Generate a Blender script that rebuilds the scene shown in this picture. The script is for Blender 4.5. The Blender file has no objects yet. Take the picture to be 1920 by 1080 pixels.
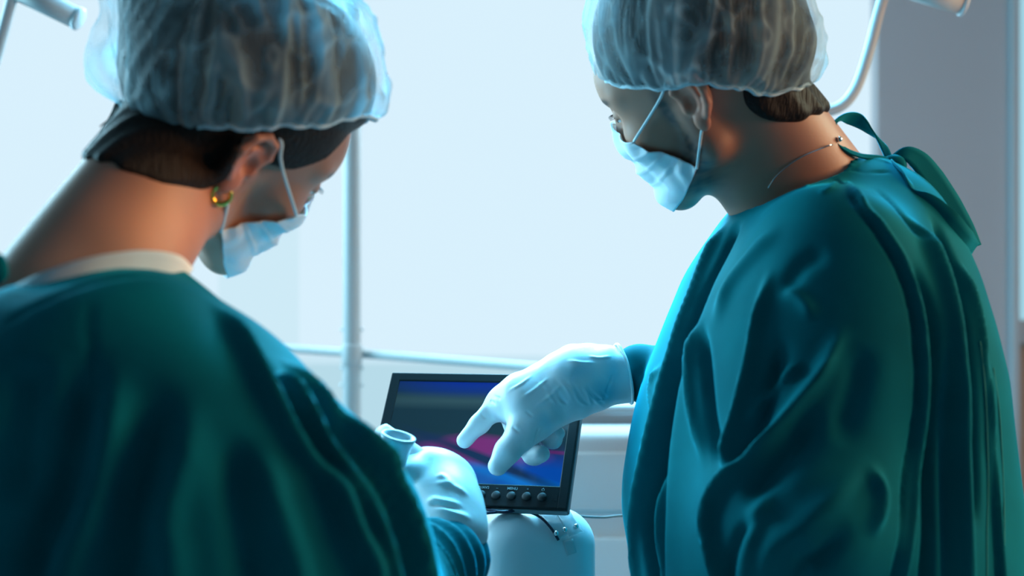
import bpy, math, random
import numpy as np
from mathutils import Vector, Matrix
from mathutils.bvhtree import BVHTree
random.seed(5)
S = bpy.context.scene
CZ = 1.38            # camera height
F = 2667.0           # focal length in pixels of the 1920 wide frame

# ------------------------------------------------------------------ camera
cd = bpy.data.cameras.new('camera'); cam = bpy.data.objects.new('camera', cd)
S.collection.objects.link(cam); S.camera = cam
cam.location = (0, 0, CZ); cam.rotation_euler = (math.radians(90), 0, 0)
cd.sensor_width = 36; cd.lens = 36*F/1920; cd.clip_start = 0.05
cd.dof.use_dof = True; cd.dof.focus_distance = 1.68; cd.dof.aperture_fstop = 2.8
S.view_settings.view_transform = 'Standard'; S.view_settings.look = 'None'
S.view_settings.gamma = 1; S.view_settings.exposure = 0.0
S.view_settings.use_curve_mapping = False

# ------------------------------------------------------------------ world and lights
w = bpy.data.worlds.new('world'); S.world = w; w.use_nodes = True
w.node_tree.nodes['Background'].inputs[0].default_value = (0.24, 0.42, 0.56, 1)
w.node_tree.nodes['Background'].inputs[1].default_value = 0.085
def area(name, loc, target, size, sizey, power, col, spread=180):
    l = bpy.data.lights.new(name, 'AREA'); l.shape = 'RECTANGLE'; l.size = size; l.size_y = sizey
    l.energy = power; l.color = col; l.spread = math.radians(spread)
    o = bpy.data.objects.new(name, l); S.collection.objects.link(o); o.location = loc
    d = Vector(target)-Vector(loc); o.rotation_euler = d.to_track_quat('-Z', 'Y').to_euler()
    return o
area('window_daylight', (-0.45, 3.0, 2.3), (-.2, 1.2, 1.35), 2.2, 0.7, 66, (0.46, 0.82, 1.0), 150)
area('added_rim_light', (0.1, 2.35, 2.3), (-.05, 1.35, 1.2), 0.6, 0.6, 42, (0.12, 0.62, 1.0), 120)  # added blue lamp above the gap between the people, for cyan rims
area('added_back_fill', (2.1, 2.0, 2.0), (.4, 1.6, 1.2), 0.8, 0.8, 5, (0.80, 0.95, 0.70), 70)  # added greenish fill for the man's back, no window stands here
area('added_left_fill', (-2.2, 2.5, 1.8), (0, 1.5, 1.2), 1.2, 1.2, 44, (0.36, 0.78, 1.0), 110)  # added cool fill for left-facing cloth, the left wall has no window
area('warm_ceiling_lamp', (1.9, 1.22, 1.85), (0.1, 1.4, 1.35), 0.6, 0.6, 18, (1.0, 0.50, 0.22))

sl = bpy.data.lights.new('neck_patch_spot', 'SPOT'); sl.energy = 75; sl.color = (1.0, .42, .12); sl.spot_size = math.radians(6.2); sl.spot_blend = 1; sl.shadow_soft_size = .04  # added narrow warm spot, makes the orange patch on the woman's neck
so_ = bpy.data.objects.new('neck_patch_spot', sl); S.collection.objects.link(so_); so_.location = (1.1, .75, 1.75)
so_.rotation_euler = (Vector((-.262, 1.27, CZ+.050))-Vector(so_.location)).to_track_quat('-Z', 'Y').to_euler()

# ------------------------------------------------------------------ helpers
def P(px, py, d): return np.array([(px-960)/F*d, d, CZ-(py-540)/F*d])
def rot(yaw, pitch, roll):
    yaw, pitch, roll = [math.radians(a) for a in (yaw, pitch, roll)]
    cy, sy = math.cos(yaw), math.sin(yaw); cp, sp = math.cos(pitch), math.sin(pitch); cr, sr = math.cos(roll), math.sin(roll)
    return np.array([[cy,-sy,0],[sy,cy,0],[0,0,1]])@np.array([[cp,0,sp],[0,1,0],[-sp,0,cp]])@np.array([[1,0,0],[0,cr,-sr],[0,sr,cr]])
def thing(name, label, cat, loc=(0,0,0), group=None):
    o = bpy.data.objects.new(name, None); S.collection.objects.link(o); o.location = loc
    o['label'] = label; o['category'] = cat; o.empty_display_size = 0.05
    if group: o['group'] = group
    return o
def mesh_obj(name, v, f, m, parent=None, smooth=True, kind=None, label=None, cat=None):
    me = bpy.data.meshes.new(name)
    v = np.asarray(v, float)
    if parent is not None:
        off = np.array(parent_world(parent)); v = v-off
    me.from_pydata(v.tolist(), [], [tuple(int(i) for i in q) for q in f]); me.update()
    if smooth: me.polygons.foreach_set('use_smooth', [True]*len(me.polygons))
    if m: me.materials.append(m)
    o = bpy.data.objects.new(name, me); S.collection.objects.link(o)
    if parent is not None: o.parent = parent
    if kind: o['kind'] = kind
    if label: o['label'] = label
    if cat: o['category'] = cat
    return o
def parent_world(p):
    l = Vector(p.location)
    while p.parent: p = p.parent; l = l+Vector(p.location)
    return l

# --- signed distance primitives, points as (N,3)
def sph(p, c, r): return np.linalg.norm(p-c, axis=1)-r
def ell(p, c, r, R=None):
    q = p-c
    if R is not None: q = q@R
    r = np.array(r, float); k0 = np.linalg.norm(q/r, axis=1); k1 = np.linalg.norm(q/(r*r), axis=1)+1e-9
    return k0*(k0-1)/k1
def cap(p, a, b, ra, rb):
    a = np.array(a, float); b = np.array(b, float); ab = b-a
    t = np.clip((p-a)@ab/(ab@ab+1e-12), 0, 1)
    return np.linalg.norm(p-a-t[:, None]*ab, axis=1)-(ra+(rb-ra)*t)
def chain(p, pts, rs, k=0.004):
    d = None
    for i in range(len(pts)-1):
        e = cap(p, pts[i], pts[i+1], rs[i], rs[i+1]); d = e if d is None else smin(d, e, k)
    return d
def box(p, c, h, r=0.0, R=None):
    q = p-c
    if R is not None: q = q@R
    q = np.abs(q)-(np.array(h, float)-r)
    return np.linalg.norm(np.maximum(q, 0), axis=1)+np.minimum(q.max(axis=1), 0)-r
def smin(a, b, k):
    h = np.maximum(k-np.abs(a-b), 0)/k
    return np.minimum(a, b)-h*h*k*0.25
def smax(a, b, k): return -smin(-a, -b, k)

def axis_grid(lo, hi, h):
    return np.arange(lo, hi+h, h)
def surface(f, lo, hi, h, zs=None, B=6, slack=1.6):
    """smooth closed surface of f<0 by surface nets on a sparse rectilinear grid"""
    xs = axis_grid(lo[0], hi[0], h); ys = axis_grid(lo[1], hi[1], h)
    zs = axis_grid(lo[2], hi[2], h) if zs is None else zs
    nx, ny, nz = len(xs), len(ys), len(zs)
    V = np.full((nx, ny, nz), 1.0, np.float32)
    bx, by, bz = [range(0, n, B) for n in (nx, ny, nz)]
    I, J, K = [a.ravel() for a in np.meshgrid(bx, by, bz, indexing='ij')]
    def span(c, n, i): return c[i], c[np.minimum(i+B-1, n-1)]
    x0, x1 = span(xs, nx, I); y0, y1 = span(ys, ny, J); z0, z1 = span(zs, nz, K)
    C = np.stack([(x0+x1)/2, (y0+y1)/2, (z0+z1)/2], 1)
    rad = 0.5*np.sqrt((x1-x0)**2+(y1-y0)**2+(z1-z0)**2)
    D = np.concatenate([f(C[i:i+200000]) for i in range(0, len(C), 200000)])
    act = np.abs(D) < rad*slack+h*2
    oi, oj, ok = [a.ravel() for a in np.meshgrid(range(B), range(B), range(B), indexing='ij')]
    neg = (~act) & (D < 0)
    for sel, ev in ((neg, False), (act, True)):
        idx = np.nonzero(sel)[0]; step = max(1, 400000//B**3)
        for s in range(0, len(idx), step):
            b = idx[s:s+step]
            ii = (I[b][:, None]+oi).ravel(); jj = (J[b][:, None]+oj).ravel(); kk = (K[b][:, None]+ok).ravel()
            g = (ii < nx) & (jj < ny) & (kk < nz); ii, jj, kk = ii[g], jj[g], kk[g]
            V[ii, jj, kk] = f(np.stack([xs[ii], ys[jj], zs[kk]], 1)) if ev else -1.0
    ins = V < 0
    c = np.zeros((nx-1, ny-1, nz-1), np.int8)
    for a in (0, 1):
        for b in (0, 1):
            for d in (0, 1): c += ins[a:nx-1+a, b:ny-1+b, d:nz-1+d]
    A = (c > 0) & (c < 8); ci, cj, ck = np.nonzero(A)
    num = np.full(A.shape, -1, np.int32); num[A] = np.arange(len(ci))
    acc = np.zeros((len(ci), 3)); cnt = np.zeros(len(ci))
    cs = [(a, b, d) for a in (0, 1) for b in (0, 1) for d in (0, 1)]
    for u in cs:
        for v in cs:
            if u < v and sum(abs(np.subtract(u, v))) == 1:
                va = V[ci+u[0], cj+u[1], ck+u[2]].astype(float); vb = V[ci+v[0], cj+v[1], ck+v[2]].astype(float)
                m = (va < 0) != (vb < 0); t = np.where(m, va/(va-vb+(~m)*1e-9+1e-20*m), 0)
                pa = np.stack([xs[ci+u[0]], ys[cj+u[1]], zs[ck+u[2]]], 1); pb = np.stack([xs[ci+v[0]], ys[cj+v[1]], zs[ck+v[2]]], 1)
                acc += np.where(m[:, None], pa+(pb-pa)*t[:, None], 0); cnt += m
    verts = acc/cnt[:, None]; faces = []
    for ax in range(3):
        s0 = [slice(1, -1)]*3; s1 = [slice(1, -1)]*3
        s0[ax] = slice(0, -1); s1[ax] = slice(1, None)
        a = ins[tuple(s0)]; b = ins[tuple(s1)]; e = np.nonzero(a != b); flip = a[e]
        e = [x+(0 if i == ax else 1) for i, x in enumerate(e)]
        o1, o2 = (ax+1) % 3, (ax+2) % 3
        def cell(d1, d2):
            q = list(e); q[o1] = e[o1]-d1; q[o2] = e[o2]-d2; return num[q[0], q[1], q[2]]
        q = np.stack([cell(1, 1), cell(0, 1), cell(0, 0), cell(1, 0)], 1)
        q[~flip] = q[~flip][:, ::-1]; faces.append(q)
    return verts, np.concatenate(faces)
def normals(v, f):
    n = np.cross(v[f[:, 2]]-v[f[:, 0]], v[f[:, 3]]-v[f[:, 1]]); N = np.zeros_like(v)
    for i in range(4): np.add.at(N, f[:, i], n)
    return N/(np.linalg.norm(N, axis=1)[:, None]+1e-12)
def relax(v, f, n=1, lam=0.5):
    for _ in range(n):
        a = np.zeros_like(v); c = np.zeros(len(v))
        for i in range(4):
            j = (i+1) % 4
            np.add.at(a, f[:, i], v[f[:, j]]); np.add.at(c, f[:, i], 1)
            np.add.at(a, f[:, j], v[f[:, i]]); np.add.at(c, f[:, j], 1)
        v = v+lam*(a/c[:, None]-v)
    return v
def dense(pts, n=8):
    """smooth Catmull-Rom through the points"""
    p = np.array(pts, float); q = np.vstack([2*p[0]-p[1], p, 2*p[-1]-p[-2]]); out = []
    for i in range(1, len(q)-2):
        for t in np.linspace(0, 1, n, endpoint=False):
            a, b, c, d = q[i-1], q[i], q[i+1], q[i+2]
            out.append(0.5*(2*b+(c-a)*t+(2*a-5*b+4*c-d)*t*t+(3*b-a-3*c+d)*t**3))
    out.append(p[-1]); return np.array(out)
class Cloth:
    """a cloth surface whose folds are raised along lines that lie on it"""
    def __init__(s, v, f): s.v, s.f = v, f; s.n = normals(v, f); s.bvh = BVHTree.FromPolygons(v.tolist(), f.tolist()); s.d = np.zeros(len(v))
    def on(s, px, py):
        d = Vector(((px-960)/F, 1, -(py-540)/F)).normalized()
        h = s.bvh.ray_cast(Vector((0, 0, CZ)), d)
        if h[0] is None:
            h = s.bvh.find_nearest(Vector(P(px, py, 1.4)))
        return np.array(h[0])
    def fold(s, pts, w, h, taper=0.25, sharp=2.0):
        if pts[-1][1] > 1025: pts = list(pts)+[(pts[-1][0]*1.5-pts[-2][0]*.5, pts[-1][1]+150)]
        c = dense([s.on(*p) for p in pts], 5)
        lo, hi = c.min(0)-3*w, c.max(0)+3*w
        idx = np.nonzero(((s.v > lo) & (s.v < hi)).all(1))[0]
        if not len(idx): return
        q = s.v[idx]; best = np.full(len(idx), 9.0); tt = np.zeros(len(idx)); n = len(c)-1
        for i in range(n):
            ab = c[i+1]-c[i]; t = np.clip((q-c[i])@ab/(ab@ab+1e-12), 0, 1)
            dd = np.linalg.norm(q-c[i]-t[:, None]*ab, axis=1); m = dd < best
            best[m] = dd[m]; tt[m] = (i+t[m])/n
        e = np.clip(np.minimum(tt, 1-tt)/taper, 0, 1) if taper > 0 else 1.0
        e = e*e*(3-2*e) if taper > 0 else 1.0
        s.d[idx] += h*np.exp(-(best/w)**sharp)*e
    def done(s): return s.v+s.n*s.d[:, None]
rngw = np.random.default_rng(3)
def fnoise(p, freq, n=24, seed=1):
    r = np.random.default_rng(seed); k = r.normal(size=(n, 3))*np.array(freq); ph = r.uniform(0, 6.28, n)
    return np.sin(p@k.T+ph).sum(1)/math.sqrt(n/2)
def tube(pts, r, n=10, dens=6, closed=False):
    c = dense(pts, dens) if dens > 1 else np.array(pts, float)
    rr = np.interp(np.linspace(0, 1, len(c)), np.linspace(0, 1, len(r)), r) if hasattr(r, '__len__') else np.full(len(c), r)
    T = np.gradient(c, axis=0); T /= np.linalg.norm(T, axis=1)[:, None]+1e-12
    up = np.array([0, 0, 1.0]) if abs(T[0][2]) < .9 else np.array([1.0, 0, 0]); v = []; f = []
    A = np.cross(T[0], up); A /= np.linalg.norm(A)
    for i in range(len(c)):
        A = A-T[i]*(A@T[i]); A /= np.linalg.norm(A); Bv = np.cross(T[i], A)
        for k in range(n):
            a = 2*math.pi*k/n; v.append(c[i]+rr[i]*(math.cos(a)*A+math.sin(a)*Bv))
    for i in range(len(c)-1):
        for k in range(n): f.append((i*n+k, i*n+(k+1) % n, (i+1)*n+(k+1) % n, (i+1)*n+k))
    f.append(tuple(range(n))[::-1]); f.append(tuple((len(c)-1)*n+k for k in range(n)))
    return v, f
def ribbon(pts, width, wdir, th=0.0012, dens=8):
    """cloth strap: centre line, width and the direction its width runs in, both may vary"""
    c = dense(pts, dens); n = len(c)
    W = dense(wdir, dens) if np.array(wdir).ndim == 2 else np.tile(wdir, (n, 1))
    W = W[:n]/np.linalg.norm(W[:n], axis=1)[:, None]
    wd = np.interp(np.linspace(0, 1, n), np.linspace(0, 1, len(width)), width)
    T = np.gradient(c, axis=0); N = np.cross(T, W); N /= np.linalg.norm(N, axis=1)[:, None]+1e-9; v = []; f = []
    for i in range(n):
        for a, b in ((-1, -1), (-.5, -1), (0, -1), (.5, -1), (1, -1), (1, 1), (.5, 1), (0, 1), (-.5, 1), (-1, 1)):
            edge = 1.5 if abs(a) == 1 else 1
            v.append(c[i]+W[i]*wd[i]/2*a+N[i]*th/2*b*edge)
    k = 10
    for i in range(n-1):
        for j in range(k): f.append((i*k+j, i*k+(j+1) % k, (i+1)*k+(j+1) % k, (i+1)*k+j))
    f.append(tuple(range(k))[::-1]); f.append(tuple((n-1)*k+j for j in range(k)))
    return v, f
def lathe(a, b, prof, n=32):
    """closed solid turned about the line a-b; prof = [(t,r)]"""
    a = np.array(a, float); b = np.array(b, float); T = (b-a)/np.linalg.norm(b-a)
    up = np.array([0, 0, 1.0]) if abs(T[2]) < .9 else np.array([1.0, 0, 0]); A = np.cross(T, up); A /= np.linalg.norm(A); B = np.cross(T, A)
    v = []; f = []
    for t, r in prof:
        for k in range(n):
            an = 2*math.pi*k/n; v.append(a+(b-a)*t+r*(math.cos(an)*A+math.sin(an)*B))
    for i in range(len(prof)-1):
        for k in range(n): f.append((i*n+k, i*n+(k+1) % n, (i+1)*n+(k+1) % n, (i+1)*n+k))
    f.append(tuple(range(n))[::-1]); f.append(tuple((len(prof)-1)*n+k for k in range(n)))
    return v, f
def bevbox(c, h, bev, R=None, seg=3):
    import bmesh
    bm = bmesh.new(); bmesh.ops.create_cube(bm, size=1)
    for q in bm.verts: q.co = Vector((q.co.x*2*h[0], q.co.y*2*h[1], q.co.z*2*h[2]))
    if bev: bmesh.ops.bevel(bm, geom=bm.edges[:], offset=bev, segments=seg, affect='EDGES', profile=.5)
    v = np.array([q.co[:] for q in bm.verts]); f = [tuple(x.index for x in g.verts) for g in bm.faces]; bm.free()
    if R is not None: v = v@R.T
    return v+np.array(c), f
def joinm(*ms):
    V = []; Fc = []; o = 0
    for v, f in ms:
        V.append(np.asarray(v, float)); Fc += [tuple(int(i)+o for i in q) for q in f]; o += len(v)
    return np.vstack(V), Fc

# ------------------------------------------------------------------ materials
def mat(name, col, rough=.5, metal=0, **k):
    m = bpy.data.materials.new(name); m.use_nodes = True; b = m.node_tree.nodes['Principled BSDF']
    b.inputs['Base Color'].default_value = (*col, 1); b.inputs['Roughness'].default_value = rough; b.inputs['Metallic'].default_value = metal
    for key, v in k.items(): b.inputs[key.replace('_', ' ')].default_value = v
    return m
def noise_bump(m, scale, strength, dist=0.001, detail=4, vec=None):
    t = m.node_tree; b = t.nodes['Principled BSDF']
    tc = t.nodes.new('ShaderNodeTexCoord'); n = t.nodes.new('ShaderNodeTexNoise'); n.inputs['Scale'].default_value = scale; n.inputs['Detail'].default_value = detail
    bp = t.nodes.new('ShaderNodeBump'); bp.inputs['Strength'].default_value = strength; bp.inputs['Distance'].default_value = dist
    if vec:
        mp = t.nodes.new('ShaderNodeMapping'); mp.inputs['Scale'].default_value = vec; t.links.new(tc.outputs['Object'], mp.inputs[0]); t.links.new(mp.outputs[0], n.inputs['Vector'])
    else: t.links.new(tc.outputs['Object'], n.inputs['Vector'])
    t.links.new(n.outputs['Fac'], bp.inputs['Height']); t.links.new(bp.outputs[0], b.inputs['Normal'])
    return n
def noise_color(m, c1, c2, scale, lo=.35, hi=.65, detail=4):
    t = m.node_tree; b = t.nodes['Principled BSDF']
    tc = t.nodes.new('ShaderNodeTexCoord'); n = t.nodes.new('ShaderNodeTexNoise'); n.inputs['Scale'].default_value = scale; n.inputs['Detail'].default_value = detail
    r = t.nodes.new('ShaderNodeValToRGB'); r.color_ramp.elements[0].position = lo; r.color_ramp.elements[1].position = hi
    r.color_ramp.elements[0].color = (*c1, 1); r.color_ramp.elements[1].color = (*c2, 1)
    t.links.new(tc.outputs['Object'], n.inputs['Vector']); t.links.new(n.outputs['Fac'], r.inputs[0]); t.links.new(r.outputs[0], b.inputs['Base Color'])
def emis(name, col, st):
    m = bpy.data.materials.new(name); m.use_nodes = True; t = m.node_tree; t.nodes.clear()
    e = t.nodes.new('ShaderNodeEmission'); e.inputs[0].default_value = (*col, 1); e.inputs[1].default_value = st
    o = t.nodes.new('ShaderNodeOutputMaterial'); t.links.new(e.outputs[0], o.inputs[0]); return m
M = {}
M['gown'] = mat('green_cotton', (0.0, 0.15, 0.16), .85, Sheen_Weight=.5, Sheen_Roughness=.3)
M['gown'].node_tree.nodes['Principled BSDF'].inputs['Sheen Tint'].default_value = (.02, .75, 1.0, 1)
M['gown'].node_tree.nodes['Principled BSDF'].inputs['Specular IOR Level'].default_value = .06
noise_bump(M['gown'], 900, .25, .0006)
noise_color(M['gown'], (0.0, .130, .157), (0.0, .155, .183), 14)
M['glove'] = mat('white_latex', (.60, .66, .67), .42, Subsurface_Weight=.15, Subsurface_Scale=.01); noise_bump(M['glove'], 160, .25, .0006)
M['glove_thin'] = mat('thin_latex', (.80, .85, .87), .42, Subsurface_Weight=.1, Subsurface_Scale=.01); noise_bump(M['glove_thin'], 160, .25, .0006)
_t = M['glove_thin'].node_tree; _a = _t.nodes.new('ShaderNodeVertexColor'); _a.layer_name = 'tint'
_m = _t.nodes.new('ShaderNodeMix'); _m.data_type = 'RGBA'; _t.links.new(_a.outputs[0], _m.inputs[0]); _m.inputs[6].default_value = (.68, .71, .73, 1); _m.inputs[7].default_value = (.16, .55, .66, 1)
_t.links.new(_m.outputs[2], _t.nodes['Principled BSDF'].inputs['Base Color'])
M['glove_blue'] = mat('bead_latex', (.86, .9, .9), .35)
M['mask'] = mat('mask_fabric', (.74, .82, .86), .8, Subsurface_Weight=.1, Subsurface_Scale=.01); noise_bump(M['mask'], 700, .3, .0005)
M['loop'] = mat('ear_loop_elastic', (.62, .76, .80), .8)
M['shirt'] = mat('white_cotton', (.75, .82, .84), .9); noise_bump(M['shirt'], 500, .3, .0005)
M['hair'] = mat('dark_hair', (.022, .015, .012), .5, Specular_IOR_Level=.15); noise_bump(M['hair'], 60, .9, .004, 6, (6, 6, .6))
M['hair_warm'] = mat('brown_hair', (.022, .013, .011), .5, Specular_IOR_Level=.15); noise_bump(M['hair_warm'], 60, .9, .004, 6, (4, 4, .6))
M['gold'] = mat('gold', (.95, .62, .12), .2, 1)
M['silver'] = mat('silver', (.9, .9, .9), .2, 1)
M['eye'] = mat('eye_white', (.75, .78, .78), .1)
M['iris'] = mat('brown_iris', (.03, .02, .015), .1)
M['stitch'] = mat('stitch_thread', (.02, .30, .28), .8)
M['trouser'] = mat('scrub_trousers', (.0, .14, .15), .9)
M['shoe'] = mat('white_clog', (.7, .72, .72), .5)
def skin_mat(name):
    m = mat(name, (.4, .2, .14), .5, Subsurface_Weight=.15, Subsurface_Scale=.01)
    m.node_tree.nodes['Principled BSDF'].inputs['Subsurface Radius'].default_value = (1, .3, .15)
    a = m.node_tree.nodes.new('ShaderNodeVertexColor'); a.layer_name = 'skin'
    m.node_tree.links.new(a.outputs[0], m.node_tree.nodes['Principled BSDF'].inputs['Base Color'])
    noise_bump(m, 350, .15, .0008); return m
M['skin'] = skin_mat('skin')
def cap_mat():
    m = bpy.data.materials.new('cap_nonwoven'); m.use_nodes = True; t = m.node_tree; t.nodes.clear(); N = t.nodes.new
    tc = N('ShaderNodeTexCoord'); n = N('ShaderNodeTexNoise'); n.inputs['Scale'].default_value = 26; n.inputs['Detail'].default_value = 5; n.inputs['Distortion'].default_value = 1.2
    t.links.new(tc.outputs['Object'], n.inputs['Vector'])
    a = N('ShaderNodeVertexColor'); a.layer_name = 'bunch'
    ad = N('ShaderNodeMath'); ad.operation = 'MULTIPLY_ADD'; ad.inputs[1].default_value = .45; t.links.new(n.outputs['Fac'], ad.inputs[0])
    sep = N('ShaderNodeSeparateColor'); t.links.new(a.outputs[0], sep.inputs[0]); t.links.new(sep.outputs[0], ad.inputs[2])
    ad.use_clamp = True
    fn = N('ShaderNodeTexNoise'); fn.inputs['Scale'].default_value = 500; t.links.new(tc.outputs['Object'], fn.inputs['Vector'])
    bp = N('ShaderNodeBump'); bp.inputs['Strength'].default_value = .3; bp.inputs['Distance'].default_value = .0008; t.links.new(fn.outputs['Fac'], bp.inputs['Height'])
    tr = N('ShaderNodeBsdfTransparent'); df = N('ShaderNodeBsdfDiffuse'); tl = N('ShaderNodeBsdfTranslucent')
    df.inputs[0].default_value = (.58, .74, .78, 1); tl.inputs[0].default_value = (.5, .7, .76, 1)
    for x in (df, tl): t.links.new(bp.outputs[0], x.inputs['Normal'])
    mx = N('ShaderNodeMixShader'); mx.inputs[0].default_value = .4; t.links.new(df.outputs[0], mx.inputs[1]); t.links.new(tl.outputs[0], mx.inputs[2])
    m2 = N('ShaderNodeMixShader'); t.links.new(ad.outputs[0], m2.inputs[0]); t.links.new(tr.outputs[0], m2.inputs[1]); t.links.new(mx.outputs[0], m2.inputs[2])
    o = N('ShaderNodeOutputMaterial'); t.links.new(m2.outputs[0], o.inputs[0]); return m
M['cap'] = cap_mat()
M['white_metal'] = mat('white_enamel', (.52, .51, .50), .6)
M['steel'] = mat('brushed_steel', (.55, .6, .62), .3, .8)
M['screw'] = mat('screw_steel', (.75, .8, .82), .2, 1)
M['bezel'] = mat('black_plastic', (.008, .012, .014), .5, Specular_IOR_Level=.25); noise_bump(M['bezel'], 900, .1, .0003)
M['bezel_rim'] = mat('grey_plastic_rim', (.16, .21, .23), .4)
M['button'] = mat('button_rubber', (.008, .01, .012), .6)
M['print'] = mat('grey_print', (.30, .42, .46), .6)
M['cable'] = mat('dark_blue_cable', (.006, .012, .04), .4)
M['cable_grey'] = mat('grey_cable', (.10, .16, .18), .5)
M['cart'] = mat('cart_enamel', (.55, .60, .62), .5)
M['machine'] = mat('white_machine_plastic', (.72, .77, .80), .4)
M['clear'] = mat('clear_plastic', (.62, .76, .8), .15, 0, Transmission_Weight=.45, Alpha=.75)
M['label'] = mat('paper_label', (.5, .58, .6), .6)
M['wall'] = mat('wall_paint', (.60, .58, .60), .7); noise_bump(M['wall'], 60, .05)
M['wall_white'] = mat('white_wall_paint', (.70, .76, .80), .7); noise_bump(M['wall_white'], 60, .05)
M['wall_low_bounce'] = mat('low_bounce_paint', (.22, .30, .34), .8)  # unseen walls and ceiling, darkened to cut bounced light
M['wall_beige'] = mat('beige_wall_paint', (.62, .42, .30), .7); noise_bump(M['wall_beige'], 60, .05)
M['trim'] = mat('white_trim', (.6, .61, .62), .5)
M['floor'] = mat('vinyl_floor', (.35, .45, .48), .35); noise_color(M['floor'], (.26, .34, .38), (.31, .39, .42), 6)
M['taupe'] = mat('taupe_bar', (.30, .28, .28), .5)
M['glass'] = emis('frosted_window_light', (.69, .875, .985), 1.0)
M['glow_low'] = emis('lower_wall_glow', (.50, .75, .86), .95)  # brightness of the lower wall, put in as emission
M['glow_mid'] = emis('wall_seam_glow', (.58, .80, .91), 1.0)  # in-between glow for the strip above the lower wall
M['glass_dim'] = emis('frosted_dim_window_light', (.62, .83, .93), 1.0)
M['glass_blue'] = emis('frosted_side_window_light', (.36, .66, .78), 1.0)
M['dark'] = mat('bore_shade', (.01, .03, .04), .5)
M['tube_grey'] = mat('pale_tube_plastic', (.45, .6, .65), .25)

# ------------------------------------------------------------------ setting
def slab(name, lo, hi, m, bev=0, parent=None, kind='structure'):
    c = (np.array(lo)+np.array(hi))/2; h = (np.array(hi)-np.array(lo))/2
    v, f = bevbox(c, h, bev)
    return mesh_obj(name, v, f, m, parent, smooth=False, kind=kind)
XL, XR, YB = -2.4, 2.3, 3.4
slab('floor', (XL-.1, -1.2, -.08), (XR+.1, YB+.1, 0), M['floor'])
slab('ceiling', (XL-.1, -1.2, 2.75), (XR+.1, YB+.1, 2.83), M['wall_low_bounce'])
slab('wall_left', (XL-.1, -1.2, 0), (XL, YB, 2.75), M['wall_low_bounce'])
xw = (1643-960)/F*YB; zb = CZ-(668-540)/F*YB; xr2 = (1893-960)/F*3.385; 
slab('wall_side', (XR, -1.2, 0), (XR+.1, YB+.1, 2.75), M['wall_low_bounce'])
slab('wall_back', (XL, YB, 0), (xw, YB+.1, .25), M['wall_white'])
slab('wall_back_glow', (XL, YB+.05, .25), (xw, YB+.06, zb-.02), M['glow_low'])  # lower wall made to glow so it looks as bright as the window
slab('seam_glow_strip', (XL, YB+.03, zb-.02), (xw, YB+.08, zb), M['glow_mid'])  # glowing strip, softens the brightness step between window and lower wall
slab('wall_back', (XL, YB, 2.5), (xw, YB+.1, 2.75), M['wall_white'])
# frosted window over the whole back wall
g = slab('window_1', (XL, YB+.05, zb), (xw, YB+.06, 2.5), M['glass'])
# grey pillar and white door trim on the right, then the side window over a beige wall
slab('wall_pillar', (xw, 3.385, 0), (xr2, YB+.1, 2.75), M['wall'])
xt = (1905-960)/F*3.385
slab('trim_1', (xr2, 3.36, 0), (xt, 3.46, 2.75), M['trim'])
zs_ = CZ-(600-540)/F*3.4
slab('wall_right', (xt, 3.41, 0), (XR, 3.5, zs_), M['wall_beige'])
slab('trim_2', (xt, 3.37, zs_-.055), (XR, 3.5, zs_), M['trim'])
slab('window_2', (xt, 3.43, zs_), (XR, 3.44, 2.75), M['glass_blue'])
# a narrower, slightly dimmer frosted pane at the left
slab('window_4', ((410-960)/F*3.44, 3.435, zb), ((560-960)/F*3.44, 3.445, 2.5), M['glass_dim'])

# metal frame: post with screws and a rail receding to the left
fr = thing('metal_frame', 'white steel post with a long horizontal rail, in front of the bright window', 'frame', (P(660, 540, 2.75)[0], 2.75, 0))
px0 = P(660, 540, 2.75)[0]
v, f = lathe((px0, 2.75, 0.0), (px0, 2.75, 2.6), [(0, .017), (.49, .017), (1, .017)]); mesh_obj('post', v, f, M['white_metal'], fr)
v, f = tube([P(300, 637, 3.15), P(660, 662, 2.78), P(1050, 692, 2.46), P(1240, 706, 2.33)], .0085, 14, 2); mesh_obj('rail', v, f, M['white_metal'], fr)
v, f = lathe((px0, 2.75, CZ-.150), (px0, 2.75, CZ-.108), [(0, .0182), (.1, .0195), (.9, .0195), (1, .0182)]); mesh_obj('clamp_collar', v, f, M['white_metal'], fr)
for py in (618, 655, 690, 722):
    for sx in (-1, 1):
        c = P(660, py, 2.75)+np.array([sx*.017, 0, 0]); v, f = lathe(c, c+np.array([sx*.005, 0, 0]), [(0, .003), (1, .003)], 10); mesh_obj('screw', v, f, M['steel'], fr)
v, f = bevbox((px0, 2.75, .015), (.16, .16, .015), .006); mesh_obj('foot', v, f, M['white_metal'], fr)

# lamp handles seen at the top corners
def handle(name, label, pts, d, g0, g1):
    t = thing(name, label, 'lamp', tuple(P(*pts[0], d)))
    v, f = tube([P(x, y, d) for x, y in pts], .0085*d/2.2, 16, 8); mesh_obj('bent_tube', v, f, M['white_metal'], t)
    a, b = P(*g0, d), P(*g1, d)
    v, f = lathe(a, b, [(0, .017), (.93, .017)], 28); mesh_obj('grip', v, f, M['white_metal'], t)
    v, f = lathe(a+(b-a)*.93, b, [(0, .0185), (.7, .0185), (1, .015)], 28); mesh_obj('end_cap', v, f, M['trim'], t)
    top = P(g0[0], g0[1], d)
    v, f = lathe((top[0], top[1], top[2]-.01), (top[0], top[1], 2.75), [(0, .02), (1, .02)], 24); mesh_obj('stem', v, f, M['white_metal'], t)
    v, f = lathe((top[0], top[1], 2.715), (top[0], top[1], 2.75), [(0, .05), (.8, .07), (1, .07)], 32); mesh_obj('ceiling_plate', v, f, M['white_metal'], t)
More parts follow.
